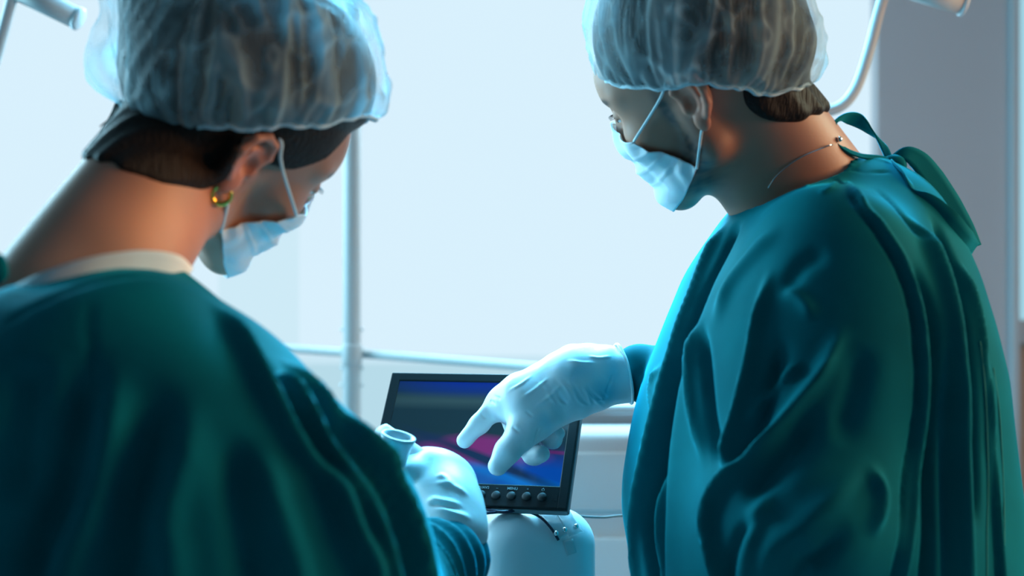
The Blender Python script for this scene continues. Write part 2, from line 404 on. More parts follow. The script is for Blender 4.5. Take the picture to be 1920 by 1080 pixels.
handle('surgical_lamp_bracket', 'bent white tube bracket hanging over the man at the upper right', [(1690, -90), (1655, 0), (1628, 100), (1605, 165), (1575, 200), (1530, 210), (1470, 205)], 2.2, (1690, -28), (1812, 10))
handle('surgical_lamp_bracket', 'white tube bracket with a round grip hanging at the upper left corner', [(45, -80), (22, 0), (-8, 110), (-30, 170), (-70, 205)], 2.2, (20, -25), (152, 38))

# medical cart at the right behind the machine
ct = thing('medical_cart', 'pale white medical cart with a grey rail, behind the monitor between the two people', 'cart', (P(1180, 1000, 2.45)[0], 2.45, 0))
cx = P(1230, 900, 2.45)
v, f = bevbox((cx[0], 2.45+.2, (CZ-.252)/2+.03), (.22, .2, (CZ-.252)/2-.03), .03, seg=5); mesh_obj('cabinet', v, f, M['cart'], ct)
for zt, zz in ((CZ-.262-.012, .055), (CZ-.42, .12)):
    v, f = bevbox((cx[0], 2.45-.004, zt-zz-.004), (.2, .008, zz-.004), .006); mesh_obj('drawer', v, f, M['cart'], ct)
v, f = bevbox((cx[0], 2.43, CZ-(784-540)/F*2.43), (.23, .012, .011), .005); mesh_obj('rail', v, f, M['taupe'], ct)
v, f = bevbox((cx[0], 2.455, CZ-(766-540)/F*2.43), (.23, .035, .006), .003); mesh_obj('tray', v, f, M['cart'], ct)
for sx in (-.2, .2):
    v, f = bevbox((cx[0]+sx, 2.50, CZ-.228), (.008, .008, .035), .002); mesh_obj('rail_support', v, f, M['white_metal'], ct)
    for yy in (2.5, 2.8):
        v, f = lathe((cx[0]+sx-.012, yy, .03), (cx[0]+sx+.012, yy, .03), [(0, .028), (.1, .03), (.9, .03), (1, .028)], 20); mesh_obj('caster', v, f, M['taupe'], ct)

# ------------------------------------------------------------------ machine under the monitor
mc = thing('endoscopy_machine', 'rounded white plastic machine tower directly under the monitor', 'machine', (.02, 1.74, 0))
Rm = rot(18, 0, 0)
mtop = CZ-(962-540)/F*1.66
ctr = np.array([P(985, 1000, 1.73)[0], 1.73, mtop/2])
def fm(p):
    q = (p-ctr)@Rm
    d = np.abs(q)-(np.array([.072, .085, mtop/2])-.045); return np.linalg.norm(np.maximum(d, 0), axis=1)+np.minimum(d.max(1), 0)-.045
v, f = surface(fm, ctr-np.array([.14, .14, mtop/2+.02]), ctr+np.array([.14, .14, mtop/2+.02]), .004, zs=np.concatenate([np.arange(-.01, mtop-.12, .03), np.arange(mtop-.12, mtop+.012, .003)]))
mach = mesh_obj('housing', v, f, M['machine'], mc)
v, f = bevbox((ctr[0], ctr[1], .02), (.085, .10, .02), .01, Rm); mesh_obj('base', v, f, M['machine'], mc)
mb = Cloth(*surface(fm, ctr+np.array([-.14, -.14, mtop/2-.16]), ctr+np.array([.14, .14, mtop/2+.012]), .004))
def lay(pts, off):
    out = []
    for p in pts:
        c = mb.on(*p); h = mb.bvh.find_nearest(Vector(c)); out.append(np.array(h[0])+np.array(h[1])*off)
    return out
def patch(a, b, c, d, n=10, off=.002, th=.0012):
    """curved sheet laid on the machine between four picture points"""
    g = []
    for o in (off, off+th):
        for i in range(n+1):
            for j in range(n+1):
                s, t = i/n, j/n; q = (1-s)*(1-t)*np.array(a)+s*(1-t)*np.array(b)+s*t*np.array(c)+(1-s)*t*np.array(d)
                g.append(lay([q], o)[0])
    N = n+1; f = []
    for l in (0, 1):
        for i in range(n):
            for j in range(n):
                k = l*N*N+i*N+j; q = (k, k+N, k+N+1, k+1); f.append(q if l else q[::-1])
    ring = [(i, 0) for i in range(n)]+[(n, j) for j in range(n)]+[(i, n) for i in range(n, 0, -1)]+[(0, j) for j in range(n, 0, -1)]
    r = [i*N+j for i, j in ring]
    for i in range(len(r)): f.append((r[i], r[(i+1) % len(r)], r[(i+1) % len(r)]+N*N, r[i]+N*N))
    return g, f

# ------------------------------------------------------------------ monitor
RM = rot(-14.758, 0, 0)@rot(0, 0, -35.12)
MC = np.array([-.0447, 1.7204, CZ-.1808]); MW, MH = .25, .1818
def ml(x, y, z): return MC+RM@np.array([x, y, z])
mon = thing('monitor', 'small black flat screen monitor tilted back on the white machine, being pointed at', 'monitor', tuple(ml(0, .01, -MH/2)))
v, f = bevbox((0, 0, 0), (MW/2, .003, MH/2), .0028); v = np.array(v)+np.array([0, .003, 0])
bz = v
# bezel with an opening: four bars
SX0, SX1, SZ0, SZ1 = -MW/2+.013, MW/2-.0125, -MH/2+.030, MH/2-.0125
def bar(x0, x1, z0, z1, y0=0, y1=.012, bev=.0018):
    v, f = bevbox(((x0+x1)/2, (y0+y1)/2, (z0+z1)/2), ((x1-x0)/2, (y1-y0)/2, (z1-z0)/2), bev); return v, f
bz = joinm(bar(-MW/2, SX0, -MH/2, MH/2), bar(SX1, MW/2, -MH/2, MH/2), bar(SX0-.002, SX1+.002, -MH/2, SZ0), bar(SX0-.002, SX1+.002, SZ1, MH/2))
mesh_obj('bezel', bz[0]@RM.T+MC, bz[1], M['bezel'], mon, smooth=False)
v, f = bar(-MW/2+.001, MW/2-.001, -MH/2+.001, MH/2-.001, .0085, .021, .004); mesh_obj('back_case', v@RM.T+MC, f, M['bezel_rim'], mon, smooth=False)
rm = joinm(bar(-MW/2-.0012, -MW/2+.0006, -MH/2, MH/2, .004, .013, .0006), bar(MW/2-.0006, MW/2+.0012, -MH/2, MH/2, .004, .013, .0006), bar(-MW/2, MW/2, -MH/2-.0012, -MH/2+.0006, .004, .013, .0006), bar(-MW/2, MW/2, MH/2-.0006, MH/2+.0012, .004, .013, .0006))
mesh_obj('side_rim', rm[0]@RM.T+MC, rm[1], M['bezel_rim'], mon, smooth=False)
# screen picture: dark upper band, blue glow, magenta tissue and blue lower field (what the panel shows)
def screen_mat():
    m = bpy.data.materials.new('lit_screen'); m.use_nodes = True; t = m.node_tree; b = t.nodes['Principled BSDF']; N = t.nodes.new; L = t.links.new
    b.inputs['Base Color'].default_value = (.01, .014, .018, 1); b.inputs['Roughness'].default_value = .2; b.inputs['Specular IOR Level'].default_value = .3
    uv = N('ShaderNodeUVMap'); uv.uv_map = 'uv'; sp = N('ShaderNodeSeparateXYZ'); L(uv.outputs[0], sp.inputs[0])
    X, Y = sp.outputs[0], sp.outputs[1]
    def mth(op, a, b_=None, c=None, clamp=False):
        n = N('ShaderNodeMath'); n.operation = op; n.use_clamp = clamp
        for i, q in enumerate((a, b_, c)):
            if q is None: continue
            if isinstance(q, (int, float)): n.inputs[i].default_value = q
            else: L(q, n.inputs[i])
        return n.outputs[0]
    def blob(cx_, cy_, rx, ry, ang, soft):
        c, s = math.cos(ang), math.sin(ang)
        dx = mth('SUBTRACT', X, cx_); dy = mth('SUBTRACT', Y, cy_)
        u = mth('DIVIDE', mth('ADD', mth('MULTIPLY', dx, c), mth('MULTIPLY', dy, s)), rx)
        v_ = mth('DIVIDE', mth('SUBTRACT', mth('MULTIPLY', dy, c), mth('MULTIPLY', dx, s)), ry)
        r = mth('SQRT', mth('ADD', mth('MULTIPLY', u, u), mth('MULTIPLY', v_, v_)))
        return mth('DIVIDE', mth('SUBTRACT', 1+soft, r), 2*soft, clamp=True)
    def mixc(f, a, col, ):
        n = N('ShaderNodeMix'); n.data_type = 'RGBA'; L(f, n.inputs[0])
        if isinstance(a, tuple): n.inputs[6].default_value = (*a, 1)
        else: L(a, n.inputs[6])
        n.inputs[7].default_value = (*col, 1); return n.outputs[2]
    c = mixc(blob(.47, 1.02, .42, .15, 0, .6), (.004, .020, .030), (.0, .016, .24))
    c = mixc(blob(.4, .80, .75, .05, .0, .9), c, (.022, .060, .070))
    c = mixc(blob(.30, .05, .98, .36, .0, .25), c, (.015, .014, .10))
    c = mixc(blob(.36, .20, .24, .19, .0, .25), c, (.13, .010, .13))
    c = mixc(blob(.62, .33, .27, .115, -.25, .3), c, (.15, .008, .14))
    c = mixc(blob(1.0, -.05, .55, .30, -.15, .3), c, (.0, .05, .33))
    c = mixc(blob(.75, .06, .42, .055, -.35, .5), c, (.0, .13, .50))
    c = mixc(blob(.60, .22, .45, .04, -.55, .5), c, (.002, .012, .06))
    c = mixc(blob(.42, .0, .25, .12, .0, .4), c, (.0, .07, .33))
    c = mixc(blob(.98, .32, .12, .015, -.1, .6), c, (.08, .01, .10))
    L(c, b.inputs['Emission Color']); b.inputs['Emission Strength'].default_value = 1.05
    return m
me = bpy.data.meshes.new('screen')
q = [ml(SX0-.001, .0015, SZ0-.001), ml(SX1+.001, .0015, SZ0-.001), ml(SX1+.001, .0015, SZ1+.001), ml(SX0-.001, .0015, SZ1+.001)]
q += [a+RM@np.array([0, .004, 0]) for a in q]
po = np.array(mon.location); me.from_pydata([tuple(a-po) for a in q], [], [(0, 1, 2, 3), (7, 6, 5, 4), (0, 4, 5, 1), (1, 5, 6, 2), (2, 6, 7, 3), (3, 7, 4, 0)])
ul = me.uv_layers.new(name='uv'); uvq = [(0, 0), (1, 0), (1, 1), (0, 1)]*2
for l in me.loops: ul.data[l.index].uv = uvq[l.vertex_index]
me.materials.append(screen_mat()); so = bpy.data.objects.new('screen', me); S.collection.objects.link(so); so.parent = mon; so['label'] = 'glowing screen showing a magenta and blue picture'
def text(s, x, z, size, m=M['print'], y=-.0004, parent=mon, name='button_print', mirror=False, ax=None):
    c = bpy.data.curves.new('t', 'FONT'); c.body = s; c.size = size; c.align_x = 'CENTER'; c.align_y = 'CENTER'; c.extrude = .0002; c.offset = .00005
    o = bpy.data.objects.new('t', c); S.collection.objects.link(o); dg = bpy.context.evaluated_depsgraph_get()
    me = bpy.data.meshes.new_from_object(o.evaluated_get(dg)); bpy.data.objects.remove(o)
    V = np.array([v.co[:] for v in me.vertices]); Fc = [tuple(p.vertices) for p in me.polygons]
    if ax is not None:
        o0, ux, uy = ax; n = np.cross(ux, uy); W = o0+np.outer(V[:, 0], ux)+np.outer(V[:, 1], uy)+np.outer(V[:, 2], n)
    else: W = np.stack([x+V[:, 0], y-V[:, 2], z+V[:, 1]], 1)@RM.T+MC
    return mesh_obj(name, W, Fc, m, parent, smooth=False)
bx0 = [(.061-.0205*2-.0205+.0, 'AV1/AV2'), ]
for i, s in enumerate(('AV1/AV2', '\u2013', 'MENU', '+', None)):
    x = .094-.0185*(4-i); z = -MH/2+.0145
    c = ml(x, .001, z); nrm = RM@np.array([0, -1, 0])
    v, f = lathe(c, c+nrm*.0026, [(0, .0052), (.7, .0052), (1, .0042)], 24); bt = mesh_obj('button', v, f, M['button'], mon)
    v, f = lathe(c, c+nrm*.0016, [(0, .0060), (1, .0058)], 24); mesh_obj('button_ring', v, f, M['bezel'], bt)
    if s: text(s, x, z+.0095, .0046)
    else:
        ring = [ml(x+.0016*math.cos(a), -.0002, z+.0095+.0016*math.sin(a)) for a in np.linspace(2.0, 7.4, 14)]
        a = tube(ring, .0003, 6, 1); b_ = tube([ml(x, -.0002, z+.0095), ml(x, -.0002, z+.0118)], .0003, 6, 1)
        v, f = joinm(a, b_); mesh_obj('power_symbol', v, f, M['print'], mon)
# speaker slots right of the buttons, and a thin vertical mark on the left bezel
for k in range(4):
    v, f = bar(.106+k*.0016, .1066+k*.0016, -MH/2+.011, -MH/2+.018, -.0002, .001, 0); mesh_obj('slot', v@RM.T+MC, f, M['button'], mon, smooth=False)
v, f = bar(-MW/2+.0062, -MW/2+.0072, -.022, -.012, -.0002, .001, 0); mesh_obj('bezel_mark', v@RM.T+MC, f, M['print'], mon, smooth=False)
# stand between monitor and machine
sb = ml(.0, .018, -.02); 
v, f = tube([sb, sb+np.array([.01, .03, -.03]), (ctr[0], ctr[1]+.03, mtop+.03), (ctr[0], ctr[1]+.02, mtop-.001)], .009, 14, 6); mesh_obj('stand', v, f, M['bezel'], mon)
# bracket on the machine, screws, label, cables
v, f = patch((1003, 958), (1040, 957), (1062, 1004), (1046, 1013), off=.0035); mesh_obj('clear_flap', v, f, M['clear'], mc)
v, f = patch((1036, 958), (1062, 960), (1087, 1000), (1064, 1008), off=.005); mesh_obj('clear_flap', v, f, M['clear'], mc)
for x, y in ((1040, 1003), (1056, 997), (1076, 991)):
    a, b_ = lay([(x, y)], .003)[0], lay([(x, y)], .0085)[0]; v, f = lathe(a, b_, [(0, .003), (.7, .003), (1, .0018)], 14); mesh_obj('screw', v, f, M['screw'], mc)
v, f = patch((1054, 1014), (1074, 1010), (1081, 1036), (1063, 1042), n=5, off=.0003, th=.0003); mesh_obj('label_sticker', v, f, M['label'], mc)
cb = thing('power_cable', 'dark blue cable curving over the top of the white machine', 'cable', tuple(lay([(960, 966)], .004)[0]))
v, f = tube([P(880, 966, 1.60)]+lay([(945, 966), (985, 966), (1010, 974), (1030, 992), (1045, 1014)], .0045), .0016, 10, 8); mesh_obj('wire', v, f, M['cable'], cb)
cb = thing('video_cable', 'black cable looping out from under the bottom edge of the monitor', 'cable', tuple(P(945, 960, 1.66)))
v, f = tube([P(895, 940, 1.69), P(915, 955, 1.665), P(945, 960, 1.655), (P(968, 954, 1.665)), P(980, 938, 1.70)], .0022, 10, 8); mesh_obj('wire', v, f, M['cable'], cb)
cb = thing('grey_cable', 'thin grey cable running right from the machine towards the man', 'cable', tuple(P(1060, 960, 1.78)))
v, f = tube([P(1040, 958, 1.76), P(1062, 962, 1.78), P(1090, 968, 1.8), P(1130, 970, 1.82), P(1180, 968, 1.86), P(1260, 990, 1.9), P(1300, 1100, 2.0)], .0017, 10, 8); mesh_obj('wire', v, f, M['cable_grey'], cb)
#PEOPLE
# ------------------------------------------------------------------ people: shared head, ear, mask, cap
def tolocal(p, o, R): return (p-o)@R
def ear_parts(q, sgn, small=1.0):
    """q in head space; outer rim, inner rim, bowl and lobe of one ear"""
    def E(x, z, out): return (-.010+x*small, sgn*(.070+out), .002+z*small)
    flare = .017
    hel = [E(.010, .002, .006), E(.016, .016, .008), E(.010, .030, .012), E(-.004, .034, .016), E(-.016, .026, .020), E(-.020, .010, .021), E(-.016, -.006, .017), E(-.008, -.018, .012)]
    d = chain(q, hel, [.0035, .0038, .004, .0042, .0044, .0044, .0042, .004], .003)
    anti = [E(.002, .022, .010), E(-.009, .014, .014), E(-.010, .0, .013), E(-.004, -.010, .010)]
    d = smin(d, chain(q, anti, [.003]*4, .003), .003)
    d = smin(d, ell(q, np.array(E(-.002, .006, .003)), (.018, .009, .028)), .006)
    d = smin(d, ell(q, np.array(E(.002, -.024, .008)), (.009, .005, .011)), .005)
    d = smin(d, ell(q, np.array(E(.012, -.006, .006)), (.004, .005, .006)), .004)
    d = smax(d, -ell(q, np.array(E(.003, -.001, .016)), (.008, .010, .011)), .003)
    d = smax(d, -ell(q, np.array(E(.0, .022, .019)), (.008, .007, .005)), .003)
    return d
def head_sdf(q, male=True):
    k = 1.0 if male else .95
    d = ell(q, np.array([.006, 0, .042]), (.096, .075*k, .086))
    d = smin(d, ell(q, np.array([.054, 0, -.02]), (.048, .056*k, .078)), .03)
    d = smin(d, ell(q, np.array([.058, 0, .045]), (.046, .060*k, .045)), .02)
    for s in (-1, 1):
        d = smin(d, cap(q, (.004, s*.053*k, -.052), (.078, s*.014, -.098), .014*k, .014), .03)
        d = smin(d, cap(q, (.004, s*.060*k, -.01), (.004, s*.053*k, -.055), .012, .013), .02)
        d = smin(d, ell(q, np.array([.066, s*.040*k, -.018]), (.024, .022, .022)), .02)
        d = smin(d, cap(q, (.088, s*.010, .036), (.070, s*.050, .036), .012, .009), .012)
        d = smax(d, -ell(q, np.array([.101, s*.031, .015]), (.018, .018, .012)), .012)
        d = smin(d, sph(q, np.array([.080, s*.031, .015]), .0125), .006)
        ce = np.array([.0835, s*.031, .0145]); up_ = (q-ce)@np.array([.35, 0, .94]); dn_ = (q-ce)@np.array([.10, 0, -.99])
        d = smin(d, smax(sph(q, ce, .0145), -(up_-.0005), .0015), .003)
        d = smin(d, smax(sph(q, ce, .0142), -(dn_-.0065), .0015), .003)
        d = smin(d, ell(q, np.array([.104, s*.013, -.024]), (.012, .008, .008)), .006)
    d = smin(d, cap(q, (.096, 0, .026), (.111, 0, -.016), .007, .0105), .010)
    d = smin(d, sph(q, np.array([.088, 0, -.096]), .017 if male else .014), .02)
    d = smin(d, ell(q, np.array([.098, 0, -.052]), (.012, .024, .007)), .008)
    d = smin(d, ell(q, np.array([.096, 0, -.063]), (.012, .021, .007)), .008)
    # hollow under the jaw
    for s in (-1, 1): d = smin(d, ear_parts(q, s, 1.0 if male else .95), .004)
    return d
def skin_object(name, v, f, colors, parent, label=None):
    o = mesh_obj(name, v, f, M['skin'], parent, label=label)
    a = o.data.color_attributes.new('skin', 'FLOAT_COLOR', 'POINT')
    a.data.foreach_set('color', np.hstack([colors, np.ones((len(colors), 1))]).ravel()); return o
def trace(fn, o, D, r0=.30, r1=.03, step=.0015):
    """distance from o along each direction to the outermost surface of fn"""
    r = np.full(len(D), r0); live = np.ones(len(D), bool)
    while live.any() and r.max() > r1:
        idx = np.nonzero(live)[0]; d = fn(o+D[idx]*r[idx][:, None])
        hit = d < 0; live[idx[hit]] = False; r[idx[~hit]] -= np.maximum(step, d[~hit]*.7)
        live &= r > r1
    return r
def blur2(A, n, wrap=False):
    for _ in range(n):
        B_ = np.pad(A, 1, mode='edge')
        if wrap: B_[0] = B_[-3 if False else -2]*0+np.append(np.append(A[-1, 0], A[-1]), A[-1, -1]); B_[-1] = np.append(np.append(A[0, 0], A[0]), A[0, -1])
        A = (B_[1:-1, 1:-1]*4+B_[:-2, 1:-1]+B_[2:, 1:-1]+B_[1:-1, :-2]+B_[1:-1, 2:])/8
    return A
def sheet(g, th, f_extra=None):
    """closed thin sheet from a grid of points (nu,nv,3)"""
    nu, nv = g.shape[:2]; du = np.gradient(g, axis=0); dv = np.gradient(g, axis=1); n = np.cross(du, dv); n /= np.linalg.norm(n, axis=2)[:, :, None]+1e-12
    V = np.concatenate([(g+n*th/2).reshape(-1, 3), (g-n*th/2).reshape(-1, 3)]); f = []; o = nu*nv
    for i in range(nu-1):
        for j in range(nv-1):
            k = i*nv+j; f.append((k, k+nv, k+nv+1, k+1)); f.append((o+k+1, o+k+nv+1, o+k+nv, o+k))
    ring = [i*nv for i in range(nu)]+[(nu-1)*nv+j for j in range(1, nv)]+[i*nv+nv-1 for i in range(nu-2, -1, -1)]+[j for j in range(nv-2, 0, -1)]
    for a, b in zip(ring, ring[1:]+ring[:1]): f.append((b, a, a+o, b+o))
    return V, f
def make_mask(o, R, male, parent, half=56, ztop=-.004, zbot=-.115, side_top=-.012, side_bot=-.068):
    """pleated face mask: traced round the face and pulled taut; returns the four corners"""
    nu, nv = 81, 49
    U = np.linspace(-1, 1, nu)[:, None]; W = np.linspace(0, 1, nv)[None]
    C = np.array([.030, 0, 0.0]); az = np.radians(half+36*W**1.2)*U
    e = np.abs(U)**1.6
    zt = ztop*(1-e)+side_top*e+.012*(np.exp(-(U/.16)**2)); zb = zbot*(1-e)+side_bot*e
    z = zt+(zb-zt)*W
    D = np.stack([np.cos(az), np.sin(az), 0*az], 2).reshape(-1, 3)
    # radius traced horizontally at each height; below the chin keep rolling inward
    O = C+np.stack([0*z, 0*z, np.maximum(z, -.100)], 2).reshape(-1, 3)
    r = np.full(len(D), .20); live = np.ones(len(D), bool); fn = lambda p: head_sdf(p, male)
    for _ in range(90):
        idx = np.nonzero(live)[0]
        if not len(idx): break
        d = fn(O[idx]+D[idx]*r[idx][:, None]); hit = d < .003; live[idx[hit]] = False; r[idx[~hit]] -= np.maximum(d[~hit]*.6, .0012); live &= r > .02
    r = r.reshape(nu, nv)
    # cloth spans hollows: take a running maximum down the sheet, then smooth
    rm = r.copy()
    for k in range(1, 9):
        rm[:, k:] = np.maximum(rm[:, k:], r[:, :-k]-.0016*k); rm[:, :-k] = np.maximum(rm[:, :-k], r[:, k:]-.0026*k)
    for k in range(1, 10):
        rm[k:] = np.maximum(rm[k:], r[:-k]-.0012*k); rm[:-k] = np.maximum(rm[:-k], r[k:]-.0012*k)
    rm = blur2(rm, 8)+.0030
    under = np.clip((-.095-z)/.03, 0, 1); rm = rm-.020*under**1.3
    pleat = sum(np.exp(-((W-c)/.018)**2)*np.ones_like(U) for c in (.30, .48, .66))
    saw = .0016*pleat*(1-.3*np.abs(U))
    rm = rm+saw+.0012*np.sin(az*17+6*W)*np.clip(np.abs(U)-.55, 0, 1)*2.0
    # corner tucks near the loops
    g = C+np.stack([rm*np.cos(az), rm*np.sin(az), z+0*U], 2)
    g[:, :, 1] += np.sign(U)*.0015*np.sin(W*26)*np.clip(np.abs(U)-.8, 0, 1)*5
    g = g@R.T+o
    v, f = sheet(g, .0011); m = mesh_obj('face_mask', v, f, M['mask'], parent, label='pale blue pleated face mask')
    # stitched side binding and top band
    for k in (0, -1):
        v, f = ribbon(g[k, ::6], [.006], R@np.array([0.6, 0, .0]) if False else (g[k-1 if k == 0 else k, 0]-g[4 if k == 0 else -5, 0]), .002, 3)
    v, f = tube(g[:, 1][::4], .0012, 6, 2); mesh_obj('nose_wire', v, f, M['mask'], m)
    return m, g
def ring_interp(vals):
    v8 = np.array(vals+vals[:1])
    return lambda th: np.interp(np.mod(th, 2*math.pi), np.linspace(0, 2*math.pi, 9), v8)
def make_cap(o, hull, rimz, tilt, parent, seed, label, A=None, nU=300, nV=100, amp=1.0, extra=None):
    """bouffant cap: hull is the puffed outer volume, rimz(theta) the elevation of the elastic rim"""
    th = np.linspace(0, 2*math.pi, nU, endpoint=False)[:, None]; t = np.linspace(0, 1, nV)[None]
    el0 = rimz(th)
    for _ in range(40): el0 = (np.roll(el0, 1)+2*el0+np.roll(el0, -1))/4
    el0 = el0*1.0; el = el0+(math.pi/2-.02-el0)*t
    D = np.stack([np.cos(el)*np.cos(th), np.cos(el)*np.sin(th), np.sin(el)], 2).reshape(-1, 3)
    r = trace(hull, o, D, .34, .04).reshape(nU, nV)
    r = blur2(r, 2)
    # crumples: ridges running up from the rim plus random creases
    X = D.reshape(nU, nV, 3)
    q = np.stack([np.cos(th)*11+0*t, np.sin(th)*11+0*t, t*3+0*th], 2).reshape(-1, 3)
    n1 = 1-np.abs(fnoise(q, (1, 1, 1), 26, seed)).reshape(nU, nV)*1.1
    n2 = 1-np.abs(fnoise(X.reshape(-1, 3)*9+q*.12, (1, 1, 1), 26, seed+1)).reshape(nU, nV)*1.3
    n3 = fnoise(X.reshape(-1, 3)*4, (1, 1, 1), 20, seed+2).reshape(nU, nV)
    n1 = blur2(np.clip(n1, 0, 1)**2, 3); n2 = blur2(np.clip(n2, 0, 1)**2.5, 3)
    fade = np.clip(t/.10, 0, 1); gather = np.exp(-(t/.10)**2)
    r = r+amp*(.0055*n1*fade+.004*n2*fade+.0025*n3*fade)
    fr = np.sin(th*46+2*np.sin(th*7)); r = r+gather*(.0012*fr)-.006*np.exp(-(t/.018)**2)
    P3 = o+X*r[:, :, None]
    P3[:, :, 2] += (gather*(.0015*np.sin(th*9+seed)+.001*np.sin(th*23)))
    if extra is not None: P3 = extra(P3, th, t)
    V = P3.reshape(-1, 3); f = []
    for i in range(nU):
        for j in range(nV-1): a = i*nV+j; b = ((i+1) % nU)*nV+j; f.append((a, b, b+1, a+1))
    V = np.vstack([V, P3[:, -1].mean(0)[None]]); top = len(V)-1
    for i in range(nU): f.append((i*nV+nV-1, ((i+1) % nU)*nV+nV-1, top))
    c = mesh_obj('surgical_cap', V, f, M['cap'], parent, label=label)
    bunch = np.clip(-.03+.34*n1*fade+.32*n2*fade+.32*gather*(0.8+.2*fr)+.08*np.clip(n3, -1, 1), 0, 1)
    bunch = np.append(bunch.ravel(), .3)
    a = c.data.color_attributes.new('bunch', 'FLOAT_COLOR', 'POINT'); a.data.foreach_set('color', np.stack([bunch]*3+[np.ones_like(bunch)], 1).ravel())
    rim = P3[:, 0]; v, f = tube(np.vstack([rim[::4], rim[:1]]), .0022, 8, 2)
    mesh_obj('elastic_rim', v, f, M['loop'], c)
    return c
def loft(p, rows, k=1.0):
    """rows: z, xl, xr, yc, ry (descending px turned to z); returns distance"""
    r = rows; x, y, z = p[:, 0], p[:, 1], p[:, 2]; Z = r[:, 0]
    xl = np.interp(z, Z, r[:, 1]); xr = np.interp(z, Z, r[:, 2]); yc = np.interp(z, Z, r[:, 3]); ry = np.interp(z, Z, r[:, 4])
    rx = (xr-xl)/2; q = np.sqrt(((x-(xl+xr)/2)/rx)**2+((y-yc)/ry)**2)
    d = (q-1)*np.minimum(rx, ry)
    return np.maximum(d, np.maximum(z-Z[-1], Z[0]-z))
def rows_px(rows, d0):
    out = []
    for py, xl, xr, yc, ry in rows: out.append((CZ-(py-540)/F*d0, (xl-960)/F*d0, (xr-960)/F*d0, yc, ry))
    a = np.array(sorted(out)); zz = np.linspace(a[0, 0], a[-1, 0], 400)
    b = np.stack([zz]+[np.interp(zz, a[:, 0], a[:, i]) for i in range(1, 5)], 1)
    for _ in range(30): b[1:-1, 1:] = (b[:-2, 1:]+2*b[1:-1, 1:]+b[2:, 1:])/4
    return b
def legs(parent, xs, y, gown_z):
    for i, x in enumerate(xs):
        c = np.array([x, y[i], 0])
        v, f = lathe((x, y[i], .05), (x, y[i], gown_z+.25), [(0, .06), (.02, .068), (.5, .075), (1, .085)], 24); mesh_obj('trouser_leg', v, f, M['trouser'], parent)
def shoe(parent, x, y, ang):
    R = rot(ang, 0, 0); c = np.array([x, y, 0])
    fn = lambda p: smax(smin(ell(tolocal(p, c, R), np.array([.06, 0, .03]), (.14, .05, .045)), ell(tolocal(p, c, R), np.array([-.02, 0, .05]), (.08, .045, .06)), .03), .001-p[:, 2], .006)
    v, f = surface(fn, c+np.array([-.25, -.25, -.02]), c+np.array([.25, .25, .13]), .007); mesh_obj('shoe', v, f, M['shoe'], parent)

# ================================================================== the man
MO = np.array([.2094, 1.5485, CZ+.2213]); MR = rot(147.47, 20.0, -25.75)
man = thing('person', 'man in green gown, cap and mask at the right, pointing at the monitor', 'person', (.36, 1.58, 0))
def hw(o, R, x, y, z): return o+R@np.array([x, y, z])
nb = P(1560, 395, 1.60)                     # base of the neck
mrows = rows_px([(296, 1590, 1668, 1.60, .04), (320, 1470, 1722, 1.60, .075), (350, 1420, 1752, 1.60, .10), (400, 1370, 1782, 1.60, .135), (450, 1338, 1800, 1.60, .16), (520, 1290, 1826, 1.59, .19), (600, 1252, 1846, 1.58, .205), (700, 1216, 1866, 1.57, .205),
    (800, 1190, 1880, 1.57, .20), (900, 1170, 1893, 1.57, .20), (960, 1168, 1898, 1.57, .20), (1080, 1190, 1908, 1.57, .20), (1500, 1190, 1915, 1.57, .20), (2000, 1175, 1925, 1.57, .21)], 1.58)
def man_body(p):
    q = tolocal(p, MO, MR); d = head_sdf(q, True)
    n0 = hw(MO, MR, -.030, 0, -.015)
    nk = cap(p, n0, nb, .051, .056); nk = smin(nk, cap(p, hw(MO, MR, .012, 0, -.05), nb+np.array([-.035, .0, -.03]), .042, .052), .03)
    nk = smin(nk, cap(p, hw(MO, MR, -.060, 0, -.012), P(1588, 374, 1.61), .027, .034), .03)
    d = smin(d, nk, .022)
    tr = cap(p, P(1600, 470, 1.46), P(1560, 470, 1.72), .055, .055); tr = smin(tr, cap(p, nb+np.array([.02, 0, -.02]), P(1570, 470, 1.60), .07, .10), .06)
    tr = smin(tr, ell(p, P(1560, 800, 1.59), (.12, .13, .28)), .08); tr = smax(tr, loft(p, mrows)+.014, .02)
    return smin(d, tr, .02)
lo, hi = np.array([.05, 1.36, .95]), np.array([.50, 1.82, 1.80])
zs = np.concatenate([np.arange(.96, 1.36, .008), np.arange(1.36, 1.80, .0019)])
v, f = surface(man_body, lo, hi, .0019, zs=zs)
v = relax(v, f, 1, .4)
def gauss(q, c, r): return np.exp(-(((q-np.array(c))/np.array(r))**2).sum(1))
